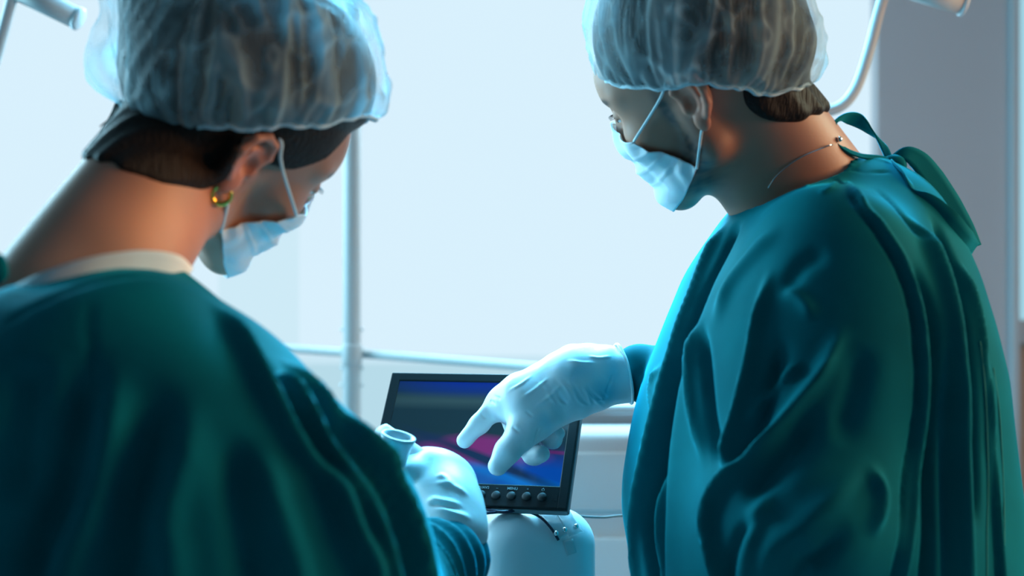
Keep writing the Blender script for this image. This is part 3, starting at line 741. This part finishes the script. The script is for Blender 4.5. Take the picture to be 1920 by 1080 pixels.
def skin_cols(v, o, R, male):
    q = tolocal(v, o, R); q[:, 1] = np.abs(q[:, 1]); base = np.array([.48, .225, .15]) if male else np.array([.44, .215, .14])
    c = np.tile(base, (len(v), 1)); mot = fnoise(q, (60, 60, 60), 20, 4)[:, None]*.04; c = c*(1+mot)
    earm = gauss(q, (-.012, .085, .004), (.024, .014, .04))[:, None]*.8; c = c*(1-earm)+np.array([.60, .20, .13])*earm
    if male:
        b = np.maximum.reduce([gauss(q, (.020, .06, -.050), (.018, .03, .030))*.9, gauss(q, (.05, .04, -.080), (.04, .03, .024)), gauss(q, (.085, 0, -.09), (.03, .04, .028)), gauss(q, (.026, .068, .0), (.008, .02, .03)), gauss(q, (.03, .055, -.065), (.03, .03, .025))])[:, None]
        b = np.clip(b*1.05, 0, .85)*(1+.1*fnoise(q, (400, 400, 400), 20, 9)[:, None]); b = np.clip(b, 0, .95); c = c*(1-b)+np.array([.035, .035, .035])*b
    eb = np.maximum(gauss(q, (.098, .022, .037), (.02, .018, .005)), gauss(q, (.088, .040, .036), (.02, .014, .0045)))[:, None]; eb = np.clip(eb*1.6, 0, .95); c = c*(1-eb)+np.array([.02, .014, .012])*eb
    return np.clip(c, 0, 1)
skin_object('body', v, f, skin_cols(v, MO, MR, True), man)
def eyes(parent, o, R):
    for s in (-1, 1):
        c = hw(o, R, .0835, s*.031, .0145); v, f = surface(lambda p: sph(p, c, .0128), c-.016, c+.016, .0016)
        e = mesh_obj('eyeball', v, f, M['eye'], parent); d = R@np.array([1, 0, -.35]); d /= np.linalg.norm(d)
        v, f = lathe(c+d*.0116, c+d*.0134, [(0, .0055), (.6, .0052), (1, .003)], 20); mesh_obj('iris', v, f, M['iris'], e)
        # lashes
        ms = []
        for k in range(9):
            a = -.5+k*.125; b0 = hw(o, R, .0955-.018*a*a, s*(.031+.018*a), .0195-.010*a*a); ms.append(tube([b0, b0+R@np.array([.004, s*a*.004, -.0012]), b0+R@np.array([.0075, s*a*.008, -.0005])], .00035, 5, 2))
        v, f = joinm(*ms); mesh_obj('eyelashes', v, f, M['hair'], parent)
eyes(man, MO, MR)
mk, mg = make_mask(MO, MR, True, man)
def loops(g, o, R, parent, side, rad=.0013):
    e = g[-1] if side > 0 else g[0]
    for w0, zz in ((0, 1), (-1, -1)):
        a = e[w0]
        if zz > 0: pts = [a, hw(o, R, .020, side*.077, .020), hw(o, R, .004, side*.080, .036), hw(o, R, -.008, side*.078, .040)]
        else: pts = [a, hw(o, R, .0, side*.078, -.034), hw(o, R, -.010, side*.078, -.020), hw(o, R, -.024, side*.076, .004), hw(o, R, -.008, side*.078, .040)]
        v, f = tube(pts, rad, 8, 8); mesh_obj('ear_loop', v, f, M['loop'], parent)
for s in (-1, 1): loops(mg, MO, MR, mk, s, .0015)
# hair
def hair_fn(o, R, bulk, fz, fill=None, hull=None, rz=0, nape=None):
    def fn(p):
        q = tolocal(p, o, R); d = ell(q, np.array([-.002, 0, .048]), (.101, .0815, .090))
        for b in bulk: d = smin(d, cap(q, b[0], b[1], b[2], b[3]), .012)
        face = (q[:, 0]-fz(q[:, 2], np.abs(q[:, 1])))      # front of the hairline is cut away
        d = smax(d, face, .008)
        d = smax(d, -ell(q*np.array([1, 1, 1])-np.stack([0*q[:, 0], np.sign(q[:, 1])*.086, 0*q[:, 0]], 1), np.array([-.008, 0, .0]), (.026, .02, .036)), .004)
        if nape is not None: d = smin(d, nape(p), .003)
        if fill is not None: d = smin(d, fill(p), .008)
        if hull is not None: d = smax(d, hull(p)+.006-2*np.maximum(rz-p[:, 2], 0), .004)
        return d+.0010*np.sin(q[:, 1]*300+3*np.sin(q[:, 2]*40))*np.clip((.0-q[:, 0])*30, 0, 1)
    return fn
def hl_m(z, ay): return np.where(z > .045, .20, np.interp(z, [-.06, -.03, 0, .02, .045], [-.056, -.050, -.034, .010, .05]))
co = P(1313, 72, 1.53)
def hull_m(p):
    d = ell(p, co+np.array([0, 0, .006]), (.122, .108, .116)); return smin(d, sph(p, P(1470, 110, 1.51), .040), .03)
rim_m = ring_interp([-.36, -.34, -.30, -.36, -.42, -.66, -.65, -.72])
hm = hair_fn(MO, MR, [((-.078, -.03, .012), (-.078, .03, .012), .030, .030), ((-.080, 0, .02), (-.078, 0, -.028), .030, .018)], hl_m, lambda p: smax(ell(p, co+np.array([0, 0, .006]), (.124, .108, .116)), CZ+.222-p[:, 2], .01), hull_m, CZ+.222,
    lambda p: smax(man_body(p)-.007, smin(ell(p, P(1462, 160, 1.52), (.050, .12, .043)), ell(p, P(1508, 165, 1.56), (.035, .10, .036)), .01), .008))
v, f = surface(hm, MO-.19, MO+.20, .0022); mesh_obj('hair', v, f, M['hair_warm'], man)
capm = make_cap(co, hull_m, rim_m, 0, man, 11, 'translucent bouffant cap over short dark hair')
# necklace
nk = [P(1440, 350, 1.53), P(1470, 318, 1.535), P(1510, 288, 1.545), P(1545, 272, 1.56), P(1575, 266, 1.58), P(1600, 272, 1.61)]
mbv = BVHTree.FromPolygons(*[x.tolist() for x in surface(man_body, np.array([.18, 1.40, 1.36]), np.array([.45, 1.75, 1.62]), .005)])
def snap(p, off): 
    h = mbv.find_nearest(Vector(p)); return np.array(h[0])+np.array(h[1])*off
def onskin(px, py, off):
    h = mbv.ray_cast(Vector((0, 0, CZ)), Vector(((px-960)/F, 1, -(py-540)/F)).normalized()); 
    return np.array(h[0])+np.array(h[1])*off if h[0] else snap(P(px, py, 1.6), off)
v, f = tube([onskin(x, y, .001) for x, y in [(1440, 352), (1455, 330), (1480, 308), (1510, 290), (1540, 278), (1560, 272)]]+[snap(P(1585, 268, 1.62), .001), snap(P(1600, 270, 1.66), .001)], .0008, 6, 6); mesh_obj('necklace', v, f, M['silver'], man)

# gown
cl = onskin(1571, 262, .002); v, f = surface(lambda p: sph(p, cl, .0032), cl-.006, cl+.006, .0012); mesh_obj('necklace_clasp', v, f, M['silver'], man)
def man_gown(p):
    d = loft(p, mrows)
    arm = smin(cap(p, P(1560, 500, 1.455), P(1500, 960, 1.40), .085, .088), cap(p, P(1500, 985, 1.40), P(1330, 1250, 1.50), .082, .06), .05)
    d = smin(d, arm, .05)
    ra = smin(cap(p, P(1420, 560, 1.70), P(1400, 800, 1.78), .07, .062), cap(p, P(1400, 790, 1.78), P(1200, 696, 1.668), .058, .0305), .03)
    d = smin(d, ra, .025)
    # neck opening
    op = cap(p, nb+np.array([-.01, 0, -.06]), hw(MO, MR, -.03, 0, -.05)+np.array([.0, 0, .06]), .064, .064)
    return smax(d, -op, .006)
lo, hi = np.array([.08, 1.30, .60]), np.array([.64, 1.90, 1.56])
v, f = surface(man_gown, lo, hi, .0036, zs=np.concatenate([np.arange(.55, 1.02, .008), np.arange(1.02, 1.56, .0042)]))
C = Cloth(v, f)
def folds(C, L):
    for a in L: C.fold(a[0], a[1]*.78, a[2]*1.2, *a[3:])
folds(C, [
 # front flap edge and the deep shadow behind it
 ([(1385, 410), (1352, 480), (1318, 560), (1290, 640), (1262, 720), (1240, 800), (1222, 880), (1208, 960), (1215, 1060)], .010, -.022, .1),
 ([(1368, 410), (1330, 480), (1298, 560), (1270, 640), (1243, 720), (1222, 800), (1204, 880), (1190, 960), (1196, 1060)], .009, .009, .1),
 ([(1275, 640), (1256, 740), (1240, 850), (1232, 960), (1232, 1070)], .012, -.012, .2),
 # sleeve
 ([(1447, 494), (1424, 600), (1410, 680), (1394, 753), (1369, 841), (1362, 897)], .008, .012, .2),
 ([(1590, 600), (1545, 690), (1498, 753), (1450, 815), (1400, 865), (1350, 920), (1334, 979), (1350, 1060)], .009, .015, .15),
 ([(1470, 620), (1450, 700), (1430, 770), (1400, 840), (1375, 890)], .012, -.013, .25),
 ([(1321, 600), (1326, 700), (1336, 800), (1352, 880)], .009, -.013, .25),
 ([(1308, 560), (1300, 660), (1305, 780), (1325, 880)], .009, .008, .25),
 ([(1510, 683), (1473, 700), (1430, 750), (1398, 800)], .006, .008, .3),
 ([(1545, 760), (1490, 830), (1430, 900), (1390, 950)], .018, -.012, .3),
 ([(1460, 900), (1420, 960), (1400, 1040)], .012, .008, .3),
 ([(1440, 960), (1390, 1000), (1370, 1060)], .008, -.008, .3),
 ([(1640, 860), (1570, 930), (1500, 990), (1440, 1040)], .015, .007, .3),
 ([(1600, 980), (1540, 1040), (1500, 1079)], .012, -.008, .3),
 ([(1620, 640), (1600, 740), (1570, 840)], .016, -.008, .3),
 ([(1625, 870), (1650, 930), (1630, 1010)], .009, .008, .3),
 ([(1470, 430), (1420, 470), (1370, 540), (1345, 620)], .012, .006, .3),
 ([(1560, 470), (1500, 500), (1460, 560)], .012, -.005, .3),
 ([(1530, 600), (1500, 560), (1460, 540)], .008, .005, .3),
 # raglan seam and back
 ([(1562, 330), (1600, 375), (1640, 430), (1675, 490), (1700, 560), (1712, 640), (1716, 730), (1706, 820), (1690, 920), (1676, 1060)], .004, -.006, .05),
 ([(1572, 328), (1610, 372), (1652, 430), (1688, 490), (1713, 560), (1726, 640), (1730, 730), (1722, 820), (1708, 920), (1690, 1060)], .006, .006, .08),
 ([(1700, 480), (1735, 560), (1752, 660), (1752, 780), (1740, 900), (1735, 1060)], .010, -.014, .2),
 ([(1700, 400), (1740, 470), (1772, 560), (1790, 680), (1798, 800), (1802, 930), (1806, 1070)], .012, .013, .15),
 ([(1745, 400), (1785, 490), (1812, 600), (1826, 720), (1830, 850), (1830, 1000)], .009, -.014, .15),
 ([(1790, 480), (1822, 560), (1845, 680), (1860, 800), (1872, 940), (1880, 1070)], .007, .007, .15),
 ([(1842, 650), (1852, 740), (1862, 840), (1868, 960), (1872, 1060)], .003, -.003, .05),
 ([(1770, 600), (1775, 760), (1770, 900), (1772, 1060)], .007, -.006, .2),
 ([(1640, 350), (1690, 400), (1740, 470)], .006, -.005, .3),
 # collar
 ([(1385, 395), (1430, 362), (1480, 335), (1540, 312), (1600, 304), (1670, 306)], .003, .003, .05),
 ([(1396, 408), (1440, 376), (1490, 350), (1545, 328), (1605, 320), (1670, 324)], .0022, -.0022, .05),
 # right arm cuff creases
 ([(1195, 650), (1203, 700), (1198, 765)], .004, -.004, .2), ([(1215, 640), (1222, 700), (1215, 780)], .004, .004, .2),
])
C.d += .0022*fnoise(C.v*np.array([1, 1, .45]), (26, 26, 26), 30, 7)*np.clip((1.55-C.v[:, 2])*6, 0, 1)
gv = relax(C.done(), f, 1, .25)
gown_m = mesh_obj('gown', gv, f, M['gown'], man, label='green cotton surgical gown with ties at the neck')
# stitched hem lines on the back flap
gb = Cloth(gv, f)
def on(Cx, pts, off):
    out = []
    for p in pts:
        c = Cx.on(*p); h = Cx.bvh.find_nearest(Vector(c)); out.append(np.array(h[0])+np.array(h[1])*off)
    return out
for line in ([(1838, 640), (1846, 720), (1850, 800), (1852, 900), (1850, 1000), (1850, 1090)], [(1862, 690), (1872, 760), (1878, 850), (1882, 950), (1884, 1090)]):
    v_, f_ = tube(on(gb, line, .0004), .0007, 6, 6); mesh_obj('stitching', v_, f_, M['stitch'], gown_m)
# neck ties
td = 1.60
W1 = np.array([.25, .2, 1.0])
def tie(pts, width, wd, th=.0013):
    v, f = ribbon([P(x, y, d) for x, y, d in pts], width, wd, th); return mesh_obj('neck_tie', v, f, M['gown'], gown_m)
tie([(1668, 300, 1.585), (1650, 262, 1.58), (1620, 232, 1.58), (1590, 222, 1.57), (1566, 230, 1.55), (1564, 254, 1.54), (1582, 278, 1.54), (1614, 292, 1.55), (1652, 297, 1.56), (1682, 306, 1.575)],
    [.012, .020, .022, .016, .010, .009, .008, .008, .009, .010], [(.9, .3, -.3), (.8, .4, -.6), (.3, .6, -.9), (.1, .8, -.8), (.8, .5, .3), (.6, .7, .3), (.2, .8, .5), (.1, .8, .6), (.1, .7, .6), (0, .7, .6)])
tie([(1668, 302, 1.575), (1696, 288, 1.572), (1722, 300, 1.575), (1748, 332, 1.58), (1778, 378, 1.585), (1806, 425, 1.585), (1826, 464, 1.58)],
    [.012, .016, .026, .030, .030, .026, .020], [(.2, .3, .9), (.2, .3, .9), (.7, .3, .5), (.8, .3, .35), (.85, .3, .35), (.9, .3, .3), (.9, .3, .3)])
tie([(1674, 306, 1.55), (1698, 330, 1.52), (1722, 366, 1.505), (1750, 400, 1.50), (1780, 430, 1.50), (1808, 456, 1.515), (1828, 466, 1.55)],
    [.010, .014, .022, .032, .036, .030, .014], [(.5, .3, -.8), (.6, .2, -.7), (.7, .2, -.6), (-.6, .2, -.75), (-.5, .2, -.8), (-.5, .2, -.8), (-.5, .2, -.8)])
kc = P(1676, 303, 1.575); v_, f_ = surface(lambda p: smin(ell(p, kc, (.012, .010, .008)), ell(p, kc+np.array([.006, 0, -.006]), (.008, .010, .008)), .006), kc-.03, kc+.03, .0016); mesh_obj('tie_knot', v_, f_, M['gown'], gown_m)
legs(man, (.31, .45), (1.60, 1.56), .45); shoe(man, .31, 1.57, 150); shoe(man, .45, 1.54, 150)

# pointing hand in a latex glove
fp = (MC, RM@np.array([0, -1, 0]))
def G(px, py, d): return P(px, py, d)
def glove_m(p):
    pal = smin(cap(p, G(1085, 712, 1.655), G(985, 752, 1.645), .032, .033), cap(p, G(1075, 700, 1.665), G(948, 756, 1.665), .026, .020), .02)
    pal = smin(pal, cap(p, G(1060, 745, 1.64), G(1000, 790, 1.628), .026, .022), .02)       # ball of the thumb
    wr = cap(p, G(1190, 699, 1.665), G(1085, 712, 1.655), .0345, .033)
    d = smin(pal, wr, .03)
    ind = chain(p, [G(962, 748, 1.665), G(935, 758, 1.662), G(898, 796, 1.655), G(870, 826, 1.650)], [.0165, .0135, .0112, .0088], .006)
    th = chain(p, [G(1015, 775, 1.630), G(978, 815, 1.618), G(950, 848, 1.610), G(934, 872, 1.606)], [.021, .0165, .0145, .0115], .008)
    mid = chain(p, [G(985, 760, 1.675), G(962, 790, 1.672), G(970, 830, 1.665), G(985, 842, 1.655)], [.0165, .0125, .0115, .010], .006)
    rg = chain(p, [G(1010, 770, 1.675), G(985, 830, 1.672), G(1000, 852, 1.655), G(1016, 851, 1.640)], [.016, .0125, .0115, .0095], .006)
    pk = chain(p, [G(1035, 765, 1.678), G(1020, 805, 1.678), G(1034, 824, 1.665), G(1046, 812, 1.655)], [.016, .0115, .0105, .0085], .006)
    f_ = smin(mid, rg, .002); f_ = smin(f_, pk, .002)
    d = smin(d, ind, .009); d = smin(d, f_, .006); d = smin(d, th, .010)
    return d
a0 = G(1190, 690, 1.665); wdir = a0-G(1085, 718, 1.655); wdir /= np.linalg.norm(wdir); cuffp = G(1169, 702, 1.664)
def glove_cut(p): return smax(glove_m(p), (p-cuffp)@wdir, .002)
lo, hi = np.array([-.09, 1.57, 1.13]), np.array([.16, 1.72, 1.36])
v, f = surface(glove_cut, lo, hi, .0014); v = relax(v, f, 1, .4); C = Cloth(v, f)
C.d += .0006*fnoise(v, (90, 90, 90), 24, 3)
for k in range(9):
    x = 1148-k*11; jx, jy, ja = random.uniform(-6, 6), random.uniform(-14, 12), random.uniform(.5, 1.2)
    C.fold([(x-8-k*2+jx, 768-k*2), (x-20-k*2, 745+jy), (x-34-k*3-jx, 726-k+jy)], .0015, .0011*ja, .4)
    C.fold([(x-2-k*2+jx, 766-k*2), (x-13-k*2, 742+jy), (x-26-k*3-jx, 722-k+jy)], .0017, -.0009*ja, .4)
for a, b in (((1150, 668), (1100, 668)), ((1120, 680), (1060, 676)), ((1000, 700), (950, 735)), ((1030, 705), (975, 750)), ((1055, 720), (1000, 765))): C.fold([a, ((a[0]+b[0])/2, (a[1]+b[1])/2+3), b], .002, .0012, .3)
for a, b in (((925, 742), (940, 748)), ((918, 750), (932, 758)), ((900, 775), (912, 786)), ((1000, 835), (1012, 800)), ((985, 770), (1000, 782)), ((960, 800), (975, 812)), ((1150, 700), (1135, 740))): C.fold([a, ((a[0]+b[0])/2, (a[1]+b[1])/2), b], .0016, -.0012, .3)
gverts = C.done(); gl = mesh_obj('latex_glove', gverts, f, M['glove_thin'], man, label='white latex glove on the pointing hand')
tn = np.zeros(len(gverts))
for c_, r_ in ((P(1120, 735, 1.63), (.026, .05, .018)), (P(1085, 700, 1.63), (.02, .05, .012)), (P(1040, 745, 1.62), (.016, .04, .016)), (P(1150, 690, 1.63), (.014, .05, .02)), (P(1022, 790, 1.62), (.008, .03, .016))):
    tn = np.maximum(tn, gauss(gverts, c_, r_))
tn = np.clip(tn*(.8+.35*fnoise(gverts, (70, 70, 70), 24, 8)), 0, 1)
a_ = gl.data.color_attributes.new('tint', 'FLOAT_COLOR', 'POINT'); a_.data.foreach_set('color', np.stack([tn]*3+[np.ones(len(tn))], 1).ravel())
# rolled bead of the cuff, and faint size print
up = np.cross(wdir, np.array([0, 1, 0])); up /= np.linalg.norm(up); sd = np.cross(wdir, up)
ring = []
for k in range(40):
    a = 2*math.pi*k/40; dr = math.cos(a)*up+math.sin(a)*sd; rr = .0350+.0012*math.sin(3*a+1)+.0006*math.sin(7*a); ring.append(cuffp+dr*rr+wdir*(.0012*math.sin(2*a)))
ring.append(ring[0]); v, f = tube(ring, .0019, 10, 2); mesh_obj('cuff_bead', v, f, M['glove_blue'], gl)

# ================================================================== the woman
WO = np.array([-.2763, 1.3701, CZ+.1458]); WR = rot(48.5, 27.2, 32.0)
wom = thing('person', 'woman in green gown and cap at the left with a gold earring, head bowed', 'person', (-.34, 1.2, 0))
wb = P(120, 600, 1.20)
wrows = rows_px([(500, 200, 330, 1.22, .05), (515, 120, 352, 1.21, .08), (535, 50, 385, 1.20, .10), (560, -40, 412, 1.20, .12), (600, -130, 470, 1.20, .13), (650, -210, 535, 1.20, .14), (720, -280, 612, 1.20, .145), (790, -320, 684, 1.20, .15), (860, -350, 742, 1.20, .15),
    (930, -370, 788, 1.20, .155), (1000, -380, 812, 1.20, .16), (1080, -390, 822, 1.20, .165), (1400, -380, 800, 1.20, .17), (2100, -380, 790, 1.20, .18)], 1.2)
def wom_body(p):
    q = tolocal(p, WO, WR); d = head_sdf(q, False)
    n0 = hw(WO, WR, -.028, 0, -.012)
    nk = cap(p, n0, P(120, 580, 1.23), .047, .052); nk = smin(nk, cap(p, hw(WO, WR, .004, 0, -.045), P(225, 560, 1.25), .036, .040), .03)
    nk = smin(nk, cap(p, hw(WO, WR, -.058, 0, -.005), P(30, 600, 1.20), .028, .038), .04)
    d = smin(d, nk, .02)
    tr = cap(p, P(-130, 640, 1.16), P(380, 680, 1.24), .055, .05); tr = smin(tr, cap(p, P(130, 540, 1.22), P(120, 640, 1.20), .06, .08), .06)
    tr = smin(tr, ell(p, P(150, 900, 1.21), (.15, .09, .26)), .08); tr = smax(tr, loft(p, wrows)+.014, .02)
    return smin(d, tr, .02)
zs = np.concatenate([np.arange(.90, 1.28, .008), np.arange(1.28, 1.70, .0019)])
v, f = surface(wom_body, np.array([-.56, 1.08, .90]), np.array([-.10, 1.50, 1.70]), .0019, zs=zs); v = relax(v, f, 1, .4)
skin_object('body', v, f, skin_cols(v, WO, WR, False), wom); eyes(wom, WO, WR)
wk, wg = make_mask(WO, WR, False, wom)
for s in (-1, 1): loops(wg, WO, WR, wk, s, .0017)
def hl_w(z, ay): return np.where(z > .045, .20, np.interp(z, [-.06, -.03, 0, .02, .045], [-.050, -.044, -.020, .040, .065]))
cw = P(468, 140, 1.36)
def hull_w(p):
    d = ell(p, cw, (.131, .115, .108), rot(20, 6, 0)); d = smin(d, ell(p, P(350, -40, 1.38), (.085, .08, .085)), .05)
    d = smin(d, sph(p, P(232, 110, 1.38), .040), .022); return smin(d, sph(p, P(655, 170, 1.36), .040), .02)
rim_w = ring_interp([-.30, -.36, -.30, -.25, -.28, -.52, -.63, -.56])
hwf = hair_fn(WO, WR, [((-.060, -.04, .0), (-.060, .04, .0), .030, .030), ((-.082, 0, .03), (-.074, 0, -.038), .034, .020), ((-.02, 0, .11), (-.07, 0, .155), .06, .055)], hl_w, lambda p: smax(smin(ell(p, cw, (.122, .104, .100), rot(20, 6, 0)), ell(p, P(365, -40, 1.38), (.072, .07, .078)), .05), CZ+.155-p[:, 2], .01), hull_w, CZ+.182,
    lambda p: smax(wom_body(p)-.0045, smin(ell(p, P(262, 225, 1.33), (.066, .16, .056)), ell(p, P(345, 275, 1.30), (.055, .13, .042)), .02), .010))
v, f = surface(hwf, WO-.19, WO+np.array([.25, .25, .30]), .0028); hh = mesh_obj('hair', v, f, M['hair'], wom)
ms = []
for k in range(26):      # loose strands at the nape
    a = P(222+random.uniform(-4, 12), 195+random.uniform(-8, 14), 1.37+random.uniform(-.02, .02)); dx_ = random.uniform(-6, 16); b = a+P(960-12+dx_*.4, 540+28, 1.37)-P(960, 540, 1.37); c_ = a+P(960-30+dx_, 540+50+random.uniform(-12, 18), 1.365)-P(960, 540, 1.37)
    ms.append(tube([a, b, c_], [.0012, .0009, .0003], 5, 3))
v, f = joinm(*ms); mesh_obj('loose_strands', v, f, M['hair'], hh)
capw = make_cap(cw, hull_w, rim_w, 0, wom, 23, 'translucent bouffant cap over dark hair in a bun', amp=1.2)
# earring
ec = hw(WO, WR, -.008, -.078, -.036)
ax = WR@np.array([.35, 1, 0]); ax /= np.linalg.norm(ax); u1 = WR@np.array([0, 0, 1.]); u1 -= ax*(u1@ax); u1 /= np.linalg.norm(u1); u2 = np.cross(ax, u1)
pts = [ec+.0085*(math.cos(a)*u1+math.sin(a)*u2) for a in np.linspace(0, 2*math.pi, 25)]
v, f = tube(pts, .0024, 10, 2); mesh_obj('earring', v, f, M['gold'], wom, label='gold hoop earring')
# gown
def wom_gown(p):
    d = loft(p, wrows)
    fa = smin(cap(p, P(690, 1140, 1.27), P(838, 1045, 1.48), .070, .042), cap(p, P(590, 900, 1.18), P(670, 1140, 1.26), .062, .072), .05)
    t = (p-P(835, 1000, 1.50))@((P(690, 1120, 1.27)-P(835, 1000, 1.50))/np.linalg.norm(P(690, 1120, 1.27)-P(835, 1000, 1.50)))
    fa = fa-.0045*np.sin(t*6.28/.034+.6*np.sin(p[:, 0]*60))*np.clip(t*14, 0, 1)*np.clip((.26-t)*10, 0, 1)
    d = smin(d, fa, .012)
    d = smax(d, -cap(p, P(110, 600, 1.22), P(220, 430, 1.30), .056, .056), .006)
    return d
v, f = surface(wom_gown, np.array([-.63, .98, .40]), np.array([.02, 1.62, 1.46]), .0048, zs=np.concatenate([np.arange(.52, 1.02, .009), np.arange(1.02, 1.46, .0045)])); C = Cloth(v, f)
folds(C, [
 ([(395, 560), (450, 640), (500, 740), (560, 830), (620, 905), (660, 1000), (690, 1070)], .011, .016, .15),
 ([(440, 600), (500, 690), (545, 780), (590, 850), (650, 920)], .010, -.011, .2),
 ([(500, 690), (540, 730), (600, 830), (650, 890), (690, 960), (720, 1060)], .009, .016, .15),
 ([(560, 690), (600, 770), (660, 860), (700, 930), (745, 1040)], .011, -.013, .2),
 ([(530, 660), (590, 730), (660, 800), (720, 870), (760, 950), (785, 1050)], .010, .014, .15),
 ([(600, 730), (670, 830), (730, 920), (765, 1030)], .008, -.010, .2),
 ([(660, 790), (720, 860), (765, 930), (795, 1010), (805, 1075)], .006, .007, .2),
 ([(170, 640), (150, 780), (120, 900), (60, 1040)], .020, -.016, .25), ([(210, 660), (200, 800), (170, 950), (120, 1070)], .016, .010, .25),
 ([(300, 700), (280, 820), (240, 950), (230, 1070)], .020, -.014, .25), ([(360, 740), (340, 850), (310, 960), (320, 1070)], .018, .009, .25),
 ([(60, 660), (40, 800), (20, 950)], .018, -.012, .25), ([(430, 800), (440, 900), (460, 1040)], .018, -.010, .25), ([(480, 820), (520, 950), (560, 1070)], .014, .006, .25),
 ([(170, 560), (168, 640), (175, 720)], .003, -.003, .2),
 ([(0, 612), (80, 566), (160, 540), (240, 528), (325, 530)], .0025, -.003, .1),
])
C.d += .0025*fnoise(C.v*np.array([1, 1, .4]), (24, 24, 24), 30, 17)
gv = relax(C.done(), f, 1, .25)
gown_w = mesh_obj('gown', gv, f, M['gown'], wom, label='dark green cotton surgical gown seen from behind')
# white undershirt collar
cp = [P(-50, 600, 1.16), P(0, 573, 1.14), P(60, 541, 1.125), (P(130, 513, 1.13)), P(200, 496, 1.145), P(265, 490, 1.17), P(322, 497, 1.21), P(350, 520, 1.27)]
v, f = ribbon(cp, [.020], np.array([.3, .35, 1.0]), .004, 8); mesh_obj('undershirt_collar', v, f, M['shirt'], wom)
v, f = tube([P(-30, 480, 1.12), P(-6, 490, 1.115), P(-2, 515, 1.115), P(-20, 535, 1.12)], [.004, .007, .007, .004], 12, 5); mesh_obj('neck_tie', v, f, M['gown'], gown_w)
legs(wom, (-.42, -.26), (1.22, 1.18), .45); shoe(wom, -.42, 1.24, 60); shoe(wom, -.26, 1.20, 55)
# gloved hand closed round the scope handle
def glove_w(p):
    p = p+np.array([.009, 0, -.002])
    d = cap(p, P(848, 985, 1.50), P(832, 905, 1.545), .033, .037); d = smin(d, cap(p, P(865, 960, 1.515), P(872, 915, 1.55), .026, .022), .02)
    d = smin(d, cap(p, P(868, 1010, 1.475), P(850, 960, 1.51), .034, .034), .03)
    kn = [(812, 866, 1.565), (840, 872, 1.572), (866, 892, 1.572), (884, 918, 1.565)]
    for i, (x, y, dd) in enumerate(kn):
        c = chain(p, [P(x-2, y+40, dd-.03), P(x, y+4, dd), P(x-18, y+14, dd+.038), P(x-40, y+30, dd+.025)], [.017, .0150-.001*(i == 3), .0115, .0105], .010); d = smin(d, c, .010)
    th = chain(p, [P(815, 925, 1.525), P(790, 895, 1.52), P(778, 875, 1.535)], [.017, .014, .011], .008)
    return smin(d, th, .010)
v, f = surface(glove_w, np.array([-.16, 1.40, 1.06]), np.array([.0, 1.66, 1.24]), .0022); C = Cloth(v, f)
C.d += .001*fnoise(v, (60, 60, 60), 24, 5)
for pts in ([(800, 935), (830, 940), (870, 950)], [(810, 950), (850, 962), (890, 975)], [(815, 905), (850, 915), (880, 935)], [(820, 890), (835, 900), (850, 915)]): C.fold(pts, .003, .0025, .3)
for pts in ([(800, 943), (830, 950), (880, 962)], ): C.fold(pts, .003, -.0022, .3)
mesh_obj('latex_glove', C.done(), f, M['glove'], wom, label='white latex glove, blurred, closed on a white handle')
# scope handle held in the hand
sc_ = thing('endoscope_handle', 'white handpiece with a hollow grey end, held in the hand of the woman', 'medical instrument', tuple(P(760, 860, 1.53)))
v, f = lathe(P(708, 812, 1.53), P(830, 905, 1.57), [(0, .010), (.03, .014), (.3, .0155), (.7, .017), (1, .015)], 28); mesh_obj('handle', v, f, M['trim'], sc_)
a, b = P(733, 872, 1.505), P(746, 822, 1.50)
v, f = lathe(a, b+(b-a)*.12, [(0, .012), (.1, .015), (.7, .0165), (.86, .0185), (1.0, .0190), (1.0, .0155), (.80, .0135), (.3, .012)], 32); mesh_obj('hollow_end', v, f, M['tube_grey'], sc_)
v, f = lathe(a+(b-a)*.3, a+(b-a)*.82, [(0, .0125), (1, .0132)], 28); mesh_obj('shade_plug', v, f, M['dark'], sc_)  # dark plug, stands in for the shade inside the hollow end
print('people done')
